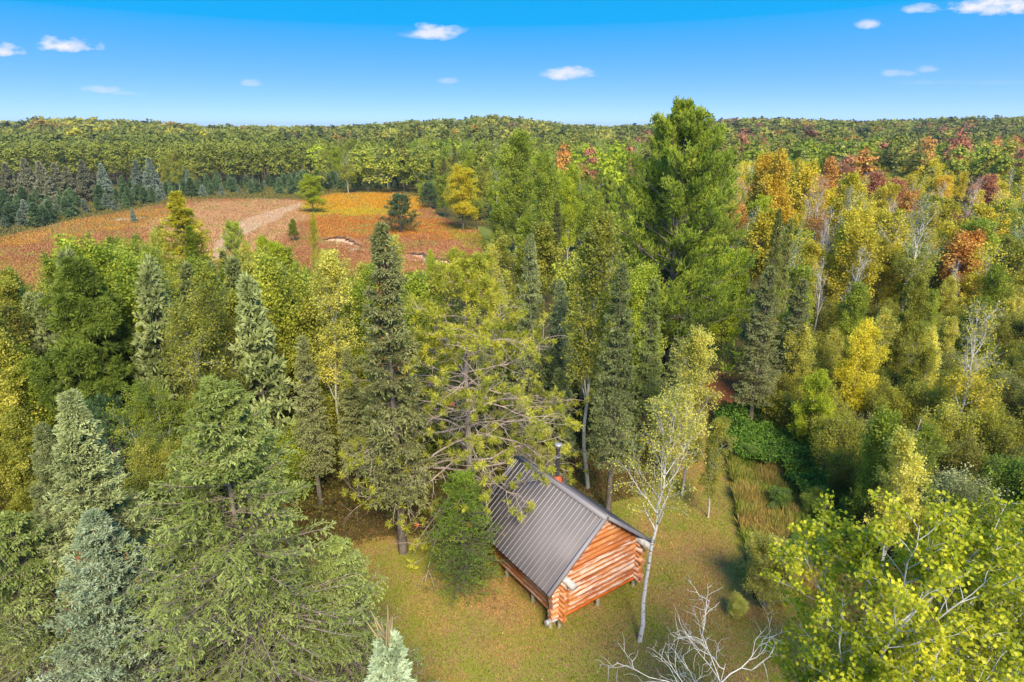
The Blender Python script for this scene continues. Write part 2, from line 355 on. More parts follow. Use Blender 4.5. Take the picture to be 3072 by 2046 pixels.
def gen_whitepine(seed, h, r, nb=64, n2=9, n3=5, ks=7, sl=.3, sw=.07, bole=.12, pw=.55):
    g = np.random.default_rng(seed); W = Geo(); Fo = Geo()
    T = trunk_path(g, h, wob=.03, N=16); W.add(*tubes(T, (.018 * h) * np.linspace(1, .06, 16)[None], 8))
    zz = bole + (1 - bole) * (np.arange(nb) + g.random(nb)) / nb
    zz = np.round(zz * 22) / 22 * .6 + zz * .4
    k = np.clip((zz - bole) / (1 - bole), 0, 1)
    L = r * (1 - k) ** pw * g.uniform(.5, 1.2, nb) + .6
    az = np.arange(nb) * 2.399 + g.normal(0, .3, nb); el = np.radians(8 + 42 * k + g.normal(0, 8, nb))
    d = np.stack([np.cos(az) * np.cos(el), np.sin(az) * np.cos(el), np.sin(el)], 1)
    p = np.stack([np.interp(zz * h, T[0, :, 2], T[0, :, 0]), np.interp(zz * h, T[0, :, 2], T[0, :, 1]), zz * h], 1)
    out = [p]; N = 8
    for j in range(1, N):
        d = d + g.normal(0, .06, d.shape); d[:, 2] += .045 * (1 - .5 * k); d = nrm(d); p = p + d * (L / (N - 1))[:, None]; out.append(p)
    B = np.stack(out, 1); W.add(*tubes(B, taper(B, .02 + .014 * L, .2), 4))
    Q, ql, qs, qi = grow(g, B, n2, .22, 1., lambda s: .26 * L[:, None] * (1.2 - .6 * s) + .25, 42, N=5, up=.22, curve=.25, wob=.1)
    W.add(*tubes(Q, taper(Q, .012 + .006 * ql, .3), 3))
    S, sl_, ss, si = grow(g, Q, n3, .2, 1., lambda s: .35 * ql[:, None] + .12, 40, N=3, up=.3, curve=.3, wob=.12)
    W.add(*tubes(S, taper(S, .008 + 0 * sl_, .5), 3))
    p, tn, s, i = along(g, S, ks, .0, 1.1)
    br = g.random(len(B))[qi[si[i]]]; b2 = g.random(len(Q))[si[i]]
    dirs = tn * .7 + g.normal(0, .5, tn.shape); dirs[:, 2] += .35
    t = np.clip(.26 * br + .24 * b2 + .25 * g.random(len(p)) + .25 * s * k[qi[si[i]]] ** .3, 0, 1)
    Fo.add(*shoots(p + g.normal(0, .05, p.shape), dirs, sl * g.uniform(.7, 1.2, len(p)), sw, t))
    return W, Fo
def gen_clump(seed, h, r, nc=16, nq=24, qs=.6, bole=.3, cone=False, cl=.42, trunk=True):
    """distant tree: a trunk and leaf-spray clusters spread through an uneven crown"""
    g = np.random.default_rng(seed); W = Geo(); Fo = Geo()
    T = trunk_path(g, h * .9, N=4, wob=.05); W.add(*tubes(T, (.012 * h) * np.linspace(1, .2, 4)[None], 4))
    k = g.random(nc) ** (.8 if not cone else 1.3); az = np.arange(nc) * 2.399 + g.normal(0, .3, nc)
    if cone: rr = r * (1 - k) * g.uniform(.55, .95, nc)
    else: rr = r * np.sqrt(np.clip(1 - (k - .35) ** 2 / .45, 0, 1)) * g.uniform(.25, .8, nc)
    c = np.stack([np.cos(az) * rr, np.sin(az) * rr, h * (bole + (.93 - bole) * k)], 1)
    cr = r * cl * g.uniform(.7, 1.25, nc) * ((1 - .6 * k) if cone else 1)
    ct = g.random(nc)
    u = nrm(g.normal(0, 1, (nc, nq, 3))); u[..., 2] = np.abs(u[..., 2]) * .9 - .15
    p = c[:, None] + u * (cr[:, None] * g.uniform(.45, 1.1, (nc, nq)))[..., None] * np.array([1, 1, .8])
    n = nrm(u + g.normal(0, .25, u.shape) + np.array([0, 0, .75])); d = g.normal(0, 1, u.shape); d = d - (d * n).sum(-1, keepdims=True) * n
    t = np.clip(.5 * ct[:, None] + .5 * g.random((nc, nq)), 0, 1)
    M = nc * nq
    Fo.add(*leaves(p.reshape(-1, 3), d.reshape(-1, 3), n.reshape(-1, 3), qs * g.uniform(.6, 1.3, M), qs * .7, t.reshape(-1)))
    # top spray
    p = np.stack([g.normal(0, .12 * r, 12), g.normal(0, .12 * r, 12), h * g.uniform(.86, .98, 12)], 1)
    Fo.add(*leaves(p, g.normal(0, .4, (12, 3)) + [0, 0, .8], g.normal(0, 1, (12, 3)), qs, qs * .6, g.random(12)))
    return W, Fo

VAR = {}
class Kind:
    """prototype: trunk mesh and crown mesh, made once, with h and r of the generator"""
    def __init__(s, name, WF, h, bark, leafm, single=False):
        W, Fo = WF; h = max([float(np.percentile(v[:, 2], 99.85)) for v in Fo.V] or [max(float(v[:, 2].max()) for v in W.V)]); s.h = h; s.single = single; s.leafm = leafm; s.bark = bark; s.WF = WF
        if single:
            V = W.V + Fo.V; nW = sum(len(f) for f in W.F); Fs = np.concatenate(W.F + [f + W.n for f in Fo.F])
            s.me = nmesh(name, np.concatenate(V), Fs, [bark, leafm], np.concatenate(W.t + Fo.t), fm=np.r_[np.zeros(nW), np.ones(len(Fs) - nW)])
        else:
            s.wood = W.mesh(name + '_trunk', bark, True); s.foli = Fo.mesh(name + '_crown', leafm) if Fo.V else None
    def variant(s, me, slot, m):
        if m is None or me.materials[slot] == m: return me
        key = (me.name, m.name)
        if key not in VAR:
            c = me.copy(); c.materials[slot] = m; VAR[key] = c
        return VAR[key]
    def put(s, name, x, y, z, h, label, cat, group=None, rz=None, wide=1., leafm=None, bark=None, g=random.Random(5), tilt=(0, 0)):
        k = h / s.h; rz = g.uniform(0, 6.28) if rz is None else rz
        if s.single:
            o = mobj(name, s.variant(s.me, 1, leafm))
            parts = []
        else:
            o = empty(name, (0, 0, 0))
            a = mobj('trunk', s.variant(s.wood, 0, bark), o)
            if s.foli:
                b = mobj('crown', s.variant(s.foli, 0, leafm), o)
        o.location = (x, y, z); o.rotation_euler = (tilt[0], tilt[1], rz); o.scale = (k * wide, k * wide, k)
        tag(o, label, cat, group); return o

# ---------------------------------------------------------------- terrain
_su = np.array([-3000, 0, 60, 110, 250, 400, 470, 520, 700, 790, 900, 1050, 1130, 1200, 1300, 1400, 1560, 1680, 1800, 1950, 2100, 2200, 2354, 5000.])
_sv = np.array([284, 284, 281, 272, 277, 284, 292, 299, 299, 293, 285, 277, 268, 275, 290, 293, 286, 275, 276, 282, 278, 273, 274, 274.])
def gz(x, y):
    x = np.asarray(x, float); y = np.asarray(y, float)
    yy = np.maximum(y, 1); bu = (512 + FPX * x / (yy * math.cos(PITCH) + 5.65)) / .43501
    e = (296 - np.interp(bu, _su, _sv)) * .43501
    A = np.maximum(17.7 + e * 520 / FPX - 18.5, .3)
    near = np.where(bu < 500, 300, 260)
    s = np.clip((yy - near) / (520 - near), 0, 1); s = s * s * (3 - 2 * s)
    far = np.clip((yy - 1500) / 1800, 0, 1) * 13
    d = np.sqrt(x * x + y * y)
    return A * s * np.where(y > 0, 1, 0) + far + .25 * (fbm(x / 14, y / 14) - .5) * np.clip((d - 190) / 60, 0, 1)
def wave_poly(poly, step=.6, amp=.15, z=.02, seed=0):
    g = np.random.default_rng(seed); out = []
    for i in range(len(poly)):
        a, b = np.array(poly[i]), np.array(poly[(i + 1) % len(poly)]); n = max(1, int(np.linalg.norm(b - a) / step))
        for j in range(n): out.append(a + (b - a) * j / n + g.normal(0, amp, 2))
    o = np.array(out); o = (o + np.roll(o, 1, 0) + np.roll(o, -1, 0)) / 3
    return np.c_[o, np.full(len(o), z)]
def DP(pts): return [tuple(ray_z(u, v)) for u, v in pts]
def toD(x, y, z=0.):
    c, s = math.cos(PITCH), math.sin(PITCH); dz = z - CH
    dep = y * c - dz * s; up = y * s + dz * c
    return (512 + FPX * x / dep) / .43501, (341 - FPX * up / dep) / .43501

def ground_mat(name, stops, s1=.35, s2=3., bump=.4, mixf=.5, rough=.95):
    m, t = newmat(name); L = t.links.new
    co = nd(t, 'ShaderNodeTexCoord')
    n1 = nd(t, 'ShaderNodeTexNoise'); n1.inputs['Scale'].default_value = s1; n1.inputs['Detail'].default_value = 6; n1.inputs['Roughness'].default_value = .6
    n2 = nd(t, 'ShaderNodeTexNoise'); n2.inputs['Scale'].default_value = s2; n2.inputs['Detail'].default_value = 8; n2.inputs['Roughness'].default_value = .7
    L(co.outputs['Object'], n1.inputs['Vector']); L(co.outputs['Object'], n2.inputs['Vector'])
    f = vmath('ADD', vmath('MULTIPLY', n1.outputs['Fac'], 1 - mixf, t), vmath('MULTIPLY', n2.outputs['Fac'], mixf, t), t)
    r = ramp(t, stops); L(f, r.inputs[0])
    p = nd(t, 'ShaderNodeBsdfPrincipled'); p.inputs['Roughness'].default_value = rough; p.inputs['Specular IOR Level'].default_value = .1
    L(r.outputs[0], p.inputs['Base Color'])
    b = nd(t, 'ShaderNodeBump'); b.inputs['Strength'].default_value = bump; b.inputs['Distance'].default_value = .05; L(n2.outputs['Fac'], b.inputs['Height']); L(b.outputs[0], p.inputs['Normal'])
    o = nd(t, 'ShaderNodeOutputMaterial'); L(p.outputs[0], o.inputs[0]); return m
M_FLOOR = ground_mat('forest_floor', [(.3, (.045, .035, .015)), (.48, (.09, .075, .022)), (.6, (.14, .10, .035)), (.72, (.10, .12, .02))])
M_LAWN = ground_mat('lawn_mat', [(.36, (.20, .12, .05)), (.44, (.34, .22, .09)), (.5, (.30, .23, .065)), (.56, (.25, .24, .04)), (.66, (.20, .24, .03))], .42, 5, .7, .55)
M_FIELD = ground_mat('field_mat', [(.35, (.30, .12, .045)), (.5, (.44, .20, .085)), (.65, (.52, .28, .13))], .12, 1.5)
M_SAND = ground_mat('sand_mat', [(.35, (.50, .32, .20)), (.65, (.70, .50, .36))], .5, 4)
M_TRACK = ground_mat('track_mat', [(.35, (.46, .28, .17)), (.65, (.62, .42, .27))], .3, 3)
M_NEEDLE = ground_mat('needle_mat', [(.35, (.13, .045, .02)), (.5, (.22, .085, .04)), (.65, (.30, .13, .06))], .8, 6)
M_GPATH = ground_mat('green_path_mat', [(.35, (.13, .16, .03)), (.65, (.22, .24, .05))], .4, 3)
rows = np.r_[np.linspace(-60, 10, 15), np.linspace(12, 260, 63), np.geomspace(270, 6000, 90)]
bs = np.linspace(-1.7, 1.7, 141)
Bg, Yg = np.meshgrid(bs, rows); Xg = Bg * (np.maximum(Yg, 0) + 45)
Zg = gz(Xg, Yg); V = np.stack([Xg, Yg, Zg], -1).reshape(-1, 3)
i, j = np.meshgrid(np.arange(len(rows) - 1), np.arange(140), indexing='ij'); q = i * 141 + j
F = np.stack([q, q + 1, q + 142, q + 141], -1).reshape(-1, 4)
tag(mobj('ground', nmesh('ground', V, F, M_FLOOR, smooth=True)), kind='structure')
def sheet(name, poly, z, m, step=.6, amp=.15, seed=0):
    P = wave_poly(poly, step, amp, z, seed)
    if sum(P[k][0] * P[(k + 1) % len(P)][1] - P[(k + 1) % len(P)][0] * P[k][1] for k in range(len(P))) < 0: P = P[::-1]
    o = mobj(name, nmesh(name, P, np.arange(len(P))[None], m)); tag(o, kind='structure'); return o
LAWN = DP([(560, 1420), (700, 1270), (900, 1230), (1100, 1230), (1500, 1130), (1560, 1010), (1600, 930), (1650, 930), (1665, 1010), (1690, 1120), (1712, 1300), (1725, 1400), (1790, 1370), (1880, 1395), (1905, 1480), (1800, 1620), (1700, 1900), (1100, 1950), (700, 1700)])
sheet('lawn', LAWN, .012, M_LAWN)
NEED = DP([(1600, 905), (1640, 850), (1700, 875), (1740, 960), (1690, 990), (1640, 975)])
sheet('path', NEED, .02, M_NEEDLE, .5, .12, 3)
FIELD = DP([(-900, 900), (-700, 620), (-200, 575), (0, 548), (180, 505), (300, 486), (430, 460), (560, 458), (690, 460), (770, 446), (900, 443), (965, 455), (1010, 500), (1100, 530), (1125, 570), (1090, 620), (1010, 650), (940, 670), (700, 675), (500, 665), (330, 640), (200, 650), (100, 720), (0, 760)])
sheet('field', FIELD, .02, M_FIELD, 2.5, .6, 1)
TRK = DP([(700, 463), (660, 474), (625, 484), (590, 494), (553, 508), (528, 520), (506, 540), (494, 565), (484, 600), (505, 600), (520, 575), (548, 550), (600, 522), (645, 505), (655, 492), (690, 478)])
sheet('dirt_track', TRK, .05, M_TRACK, 1.5, .25, 2)
sheet('grass_path', DP([(1098, 520), (1130, 522), (1140, 560), (1118, 610), (1080, 660), (1050, 655), (1092, 600), (1105, 560)]), .06, M_GPATH, 1, .2, 5)
# sandy cut banks with dark overhanging turf lip
def bank(px, lbl):
    pts = [ray_z(u, v) for u, v in px]; n = 30; P = []
    tt = np.linspace(0, 1, n); xs = np.interp(tt, np.linspace(0, 1, len(pts)), [p[0] for p in pts]); ys = np.interp(tt, np.linspace(0, 1, len(pts)), [p[1] for p in pts])
    g = np.random.default_rng(len(px)); jx = g.normal(0, .25, n); hh = .9 * np.sin(np.pi * np.clip(tt, .04, .96)) * g.uniform(.7, 1.1, n)
    prof = [(-3.2, .02), (-1.6, .10), (-.6, .3), (-.25, .75), (-.55, .95), (.4, 1.05), (2.5, .55), (5., .03)]
    V = np.array([[xs[a] + jx[a] * .5, ys[a] + b + jx[a], max(.02, c * hh[a])] for a in range(n) for (b, c) in prof]); k = len(prof)
    i, j = np.meshgrid(np.arange(n - 1), np.arange(k - 1), indexing='ij'); q = i * k + j
    F = np.stack([q, q + k, q + k + 1, q + 1], -1).reshape(-1, 4)
    dark = plain('bank_turf', (.10, .05, .03), .95, .1, noise=3, c2=(.22, .12, .06))
    fm = np.where(j.ravel() < 3, 0, np.where(j.ravel() < 5, 1, 2))
    o = mobj('eroded_bank', nmesh('eroded_bank', V, F, [M_SAND, dark, M_FIELD], fm=fm)); tag(o, lbl, kind='structure')
bank([(735, 553), (790, 556), (838, 572)], 'sandy eroded bank with a dark turf lip in the field')
bank([(925, 583), (960, 590), (1000, 604), (1030, 606), (1040, 612)], 'smaller sandy bank beside the green path')

# ---------------------------------------------------------------- log cabin
def log_mat(name, axis):
    m, t = newmat(name); L = t.links.new; co = nd(t, 'ShaderNodeTexCoord'); mp = nd(t, 'ShaderNodeMapping')
    mp.inputs['Scale'].default_value = (.14, 1, 1) if axis == 'x' else (1, .14, 1)
    L(co.outputs['Object'], mp.inputs[0]); at = nd(t, 'ShaderNodeAttribute', attribute_name='t')
    n1 = nd(t, 'ShaderNodeTexNoise'); n1.inputs['Scale'].default_value = 9; n1.inputs['Detail'].default_value = 9; n1.inputs['Roughness'].default_value = .72; L(mp.outputs[0], n1.inputs['Vector'])
    n3 = nd(t, 'ShaderNodeTexNoise'); n3.inputs['Scale'].default_value = 4; n3.inputs['Detail'].default_value = 3; L(mp.outputs[0], n3.inputs['Vector'])
    stain = ramp(t, [(.3, (.29, .072, .016)), (.5, (.48, .15, .032)), (.7, (.58, .25, .08))]); L(n3.outputs['Fac'], stain.inputs[0])
    n2 = nd(t, 'ShaderNodeTexNoise'); n2.inputs['Scale'].default_value = 14; n2.inputs['Detail'].default_value = 6; L(mp.outputs[0], n2.inputs['Vector'])
    wood = ramp(t, [(.35, (.60, .33, .20)), (.55, (.72, .57, .47)), (.7, (.42, .38, .36))]); L(n2.outputs['Fac'], wood.inputs[0])
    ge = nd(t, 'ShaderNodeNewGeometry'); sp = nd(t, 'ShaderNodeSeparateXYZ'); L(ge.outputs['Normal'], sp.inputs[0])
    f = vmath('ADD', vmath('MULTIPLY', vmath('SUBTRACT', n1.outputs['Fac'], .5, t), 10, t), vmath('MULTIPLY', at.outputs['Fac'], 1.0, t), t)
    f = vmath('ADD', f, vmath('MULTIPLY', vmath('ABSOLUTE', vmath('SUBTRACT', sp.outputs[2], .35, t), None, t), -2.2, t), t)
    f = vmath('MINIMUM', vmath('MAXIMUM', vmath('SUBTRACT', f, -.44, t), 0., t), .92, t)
    mx = nd(t, 'ShaderNodeMix', data_type='RGBA'); L(f, mx.inputs[0]); L(stain.outputs[0], mx.inputs[6]); L(wood.outputs[0], mx.inputs[7])
    vo = nd(t, 'ShaderNodeTexVoronoi'); vo.inputs['Scale'].default_value = 5.5; vo.inputs['Randomness'].default_value = 1; mp2 = nd(t, 'ShaderNodeMapping'); mp2.inputs['Scale'].default_value = (.6, 1, 1) if axis == 'x' else (1, .6, 1)
    L(co.outputs['Object'], mp2.inputs[0]); L(mp2.outputs[0], vo.inputs['Vector'])
    kn = vmath('LESS_THAN', vo.outputs['Distance'], .13, t)
    mk = nd(t, 'ShaderNodeMix', data_type='RGBA'); L(vmath('MULTIPLY', kn, .75, t), mk.inputs[0]); L(mx.outputs[2], mk.inputs[6]); mk.inputs[7].default_value = (.26, .06, .015, 1)
    p = nd(t, 'ShaderNodeBsdfPrincipled'); p.inputs['Roughness'].default_value = .55; L(mk.outputs[2], p.inputs['Base Color'])
    b = nd(t, 'ShaderNodeBump'); b.inputs['Strength'].default_value = .5; b.inputs['Distance'].default_value = .015; L(n1.outputs['Fac'], b.inputs['Height']); L(b.outputs[0], p.inputs['Normal'])
    o = nd(t, 'ShaderNodeOutputMaterial'); L(p.outputs[0], o.inputs[0]); return m
M_LX, M_LY = log_mat('stained_log_x', 'x'), log_mat('stained_log_y', 'y')
M_GREYW = plain('weathered_wood', (.30, .27, .25), .85, .2, noise=6, c2=(.52, .49, .46), bump=.4, stretch=(1, 1, 1))
M_ROOF = plain('roof_steel', (.165, .147, .153), .6, .25, noise=.9, c2=(.200, .178, .184), detail=2)
M_RIB = plain('roof_rib', (.36, .33, .345), .5, .4)  # paler than the panels: light catching the ribs, painted into the colour
M_TRIM = plain('roof_trim', (.27, .245, .26), .5, .4)
M_PIPE = plain('stove_pipe', (.16, .15, .16), .3, .5, metal=.7, noise=3, c2=(.30, .28, .29), stretch=(1, 1, .2))
M_STEEL = plain('bright_steel', (.62, .61, .60), .3, .5, metal=.6)
M_BOOT = plain('silicone_boot', (.62, .10, .03), .55, .3)
M_POST = plain('post_wood', (.26, .24, .15), .9, .1, noise=8, c2=(.42, .38, .27))
YAW = .611; cabx, caby = 1.903, 22.275
cab = tag(empty('log_cabin', (cabx, caby, 0), YAW), 'orange stained log cabin with a grey ribbed metal roof and a stove pipe', 'cabin')
RZ, EZ, RW, HL = 4.24, 1.99, 2.697, 2.8; SL = (RZ - EZ) / RW; WX, WY = 1.95, 2.50
def log_geo(a, b, r, g, k=14, tv=None, cap=.02, rr=None):
    a, b = np.array(a, float), np.array(b, float); n = 9
    s = np.linspace(0, 1, n)[:, None]; P = (a + (b - a) * s)[None]; P[0, 1:-1] += g.normal(0, .006, (n - 2, 3))
    rad = r * (1 + g.normal(0, .025, n))[None]; V, F = tubes(P, rad, k)
    V = list(V); F4 = F
    return np.array(V), F4, n, k
def build_logs(name, logs, mat, parent, seed):
    g = np.random.default_rng(seed); Vs, Fs, Ts, caps = [], [], [], []; n0 = 0
    for (a, b, r) in logs:
        V, F, n, k = log_geo(a, b, r, g); tv = g.uniform(-.55, .9)
        Vs.append(V); Fs.append(F + n0); Ts.append(np.full(len(V), tv))
        caps.append([n0 + q for q in range(k)][::-1]); caps.append([n0 + (n - 1) * k + q for q in range(k)]); n0 += len(V)
    me = nmesh(name, np.concatenate(Vs), [np.concatenate(Fs), np.array(caps)], mat, np.concatenate(Ts), smooth=False)
    sm = np.ones(len(me.polygons), bool); sm[-len(caps):] = False; me.polygons.foreach_set('use_smooth', sm)
    return mobj(name, me, parent)
g = np.random.default_rng(4); CO, LR, ZB = .232, .128, .5
for sgn, nm in ((-1, 'near'), (1, 'far')):
    L = []
    for c in range(16):
        z = ZB + LR + CO * c; xm = (RZ - .16 - z - LR * .9) / SL
        if xm < .25: break
        xe = WX + g.uniform(.26, .44)
        if z > 2.45: xe = 9
        a, b = -min(xe, xm), min(WX + g.uniform(.26, .44) if z <= 2.45 else 9, xm)
        L.append(((a, sgn * WY, z), (b, sgn * WY, z), LR))
    o = build_logs('gable_wall', L, M_LX, cab, 20 + sgn)
for sgn in (-1, 1):
    L = []
    for c in range(8):
        z = ZB + LR + CO * (c - .5) + (.03 if c == 0 else 0)
        L.append(((sgn * WX, -WY - g.uniform(.26, .46), z), (sgn * WX, WY + g.uniform(.26, .46), z), LR))
    build_logs('side_wall', L, M_LY, cab, 30 + sgn)
    # wall plate, weathered, running out past the gable
build_logs('sill_log', [((-WX - .62, -WY - .02, ZB - .005), (-WX + .2, -WY - .02, ZB - .005), .10)], M_GREYW, cab, 50)
build_logs('sill_log', [((-WX + .2, -WY, ZB - .02), (WX + .2, -WY, ZB - .02), .12), ], plain('sill_stain', (.46, .085, .010), .5, .3, noise=5, c2=(.62, .15, .02)), cab, 51)
build_logs('ridge_beam', [((0, -2.74, RZ - .30), (0, 2.74, RZ - .30), .11)], M_LY, cab, 52)
def boxm(name, c, s, mat, parent, rot=None, bev=0):
    x, y, z = np.array(s) / 2
    V = np.array([[sx_ * x, sy_ * y, sz_ * z] for sx_ in (-1, 1) for sy_ in (-1, 1) for sz_ in (-1, 1)])
    if rot is not None: V = V @ np.array(rot).T
    V = V + np.array(c); F = np.array([[0, 1, 3, 2], [4, 6, 7, 5], [0, 4, 5, 1], [2, 3, 7, 6], [0, 2, 6, 4], [1, 5, 7, 3]])
    return V, F
def boxes(name, bl, mat, parent):
    Ge = Geo()
    for b in bl:
        V, F = boxm('', b[0], b[1], None, None, b[2] if len(b) > 2 else None); Ge.add(V, F)
    o = mobj(name, Ge.mesh(name, mat), parent); return o
for sgn in (-1, 1):
    boxes('plate_beam', [((sgn * WX, -.15, 2.33), (.23, 6.35, .17), np.array([[.97, 0, .24 * sgn], [0, 1, 0], [-.24 * sgn, 0, .97]]))], M_GREYW, cab)
boxes('floor_deck', [((0, 0, ZB + .02), (2 * WX - .1, 2 * WY - .1, .1))], M_POST, cab)
# roof: two ribbed steel slopes, each one part
for sgn in (-1, 1):
    th = math.atan(SL); c_, s_ = math.cos(th), math.sin(th)
    u = np.array([sgn * c_, 0, -s_]); n = np.array([sgn * s_, 0, c_]); v = np.array([0, 1, 0]); Lr = RW / c_
    Rm = np.stack([u, v, n], 1)
    def at(a, y, e): return np.array([0, 0, RZ]) + u * a + v * y + n * e
    base = boxes('roof_panel', [(at(Lr / 2, 0, -.045), (Lr, 2 * HL, .09), Rm)], M_ROOF, cab)
    Ge = Geo()
    for y in np.arange(-HL + .16, HL - .1, .2286):                     # major ribs
        prof = [(-.017, 0), (-.009, .016), (.009, .016), (.017, 0)]
        V = np.array([at(a, y + p, e) for a in (.10, Lr + .012) for (p, e) in prof]); Ge.add(V, np.array([[0, 1, 5, 4], [1, 2, 6, 5], [2, 3, 7, 6], [4, 5, 6, 7]]))
    mobj('roof_ribs', Ge.mesh('roof_ribs', M_RIB if sgn < 0 else M_ROOF), base)  # painted glint on the near slope only, far ribs keep panel colour
    Ge = Geo()
    for y in np.arange(-HL + .16, HL - .3, .2286):
        for dy in (.076, .152):
            V = np.array([at(a, y + dy + p, e) for a in (.10, Lr) for (p, e) in ((-.010, 0), (0, .003), (.010, 0))]); Ge.add(V, np.array([[0, 1, 4, 3], [1, 2, 5, 4]]))
    tr = boxes('rake_trim', [(at(Lr / 2, -HL - .012, -.05), (Lr + .02, .024, .12), Rm), (at(Lr / 2, -HL + .05, .015), (Lr + .02, .13, .026), Rm)], M_TRIM, base)
    tr = boxes('rake_trim', [(at(Lr / 2, HL + .012, -.05), (Lr + .02, .024, .12), Rm), (at(Lr / 2, HL - .05, .015), (Lr + .02, .13, .026), Rm)], M_TRIM, base)
    boxes('ridge_cap', [(at(.105, 0, .030), (.21, 2 * HL + .03, .012), Rm)], M_TRIM, base)
# stove pipe: find where it stands on the far slope from its sight line
lx, best = .42, (1e9, 0)
for ly_ in np.linspace(-2.5, 2.5, 501):
    X = cabx + lx * math.cos(YAW) - ly_ * math.sin(YAW); Y = caby + lx * math.sin(YAW) + ly_ * math.cos(YAW)
    e_ = abs(toD(X, Y, RZ + .3)[0] - 1282)
    if e_ < best[0]: best = (e_, ly_, toD(X, Y, RZ - SL * lx), toD(X, Y, RZ - SL * lx + 1.5))
ly = best[1]; lz = RZ - SL * lx; print('pipe', ly, best)
def cyl(name, segs, mat, parent, k=20):
    Ge = Geo()
    Pp = np.array([[lx, ly, z] for z, r in segs])[None]; V, F = tubes(Pp, np.array([[r for z, r in segs]]), k); Ge.add(V, F)
    return mobj(name, Ge.mesh(name, mat, True), parent)
pipe = cyl('stove_pipe', [(lz - .15, .085), (lz + .6, .085), (lz + .605, .09), (lz + 1.62, .09)], M_PIPE, cab)
cyl('pipe_band', [(lz + 1.08, .092), (lz + 1.085, .108), (lz + 1.14, .108), (lz + 1.145, .092)], M_STEEL, pipe)
cyl('pipe_cap', [(lz + 1.54, .0905), (lz + 1.60, .10), (lz + 1.64, .165), (lz + 1.68, .17), (lz + 1.71, .12), (lz + 1.73, .001)], M_STEEL, pipe)
cyl('roof_boot', [(lz - .20, .20), (lz + .08, .19), (lz + .16, .13), (lz + .22, .0905)], M_BOOT, pipe)
for (x, y) in [(-WX, -WY - .05), (-WX - .28, -WY + .15), (0, -WY), (WX, -WY), (-WX, -.9), (-WX, .9), (-WX, WY), (WX, 0), (WX, WY), (0, WY)]:
    Ge = Geo(); Pp = np.array([[x, y, -.1], [x, y, .3], [x, y, ZB - .1]])[None]; V, F = tubes(Pp, np.array([[.085, .08, .08]]), 10); Ge.add(V, F)
    mobj('foundation_post', Ge.mesh('foundation_post', M_POST, True), cab)

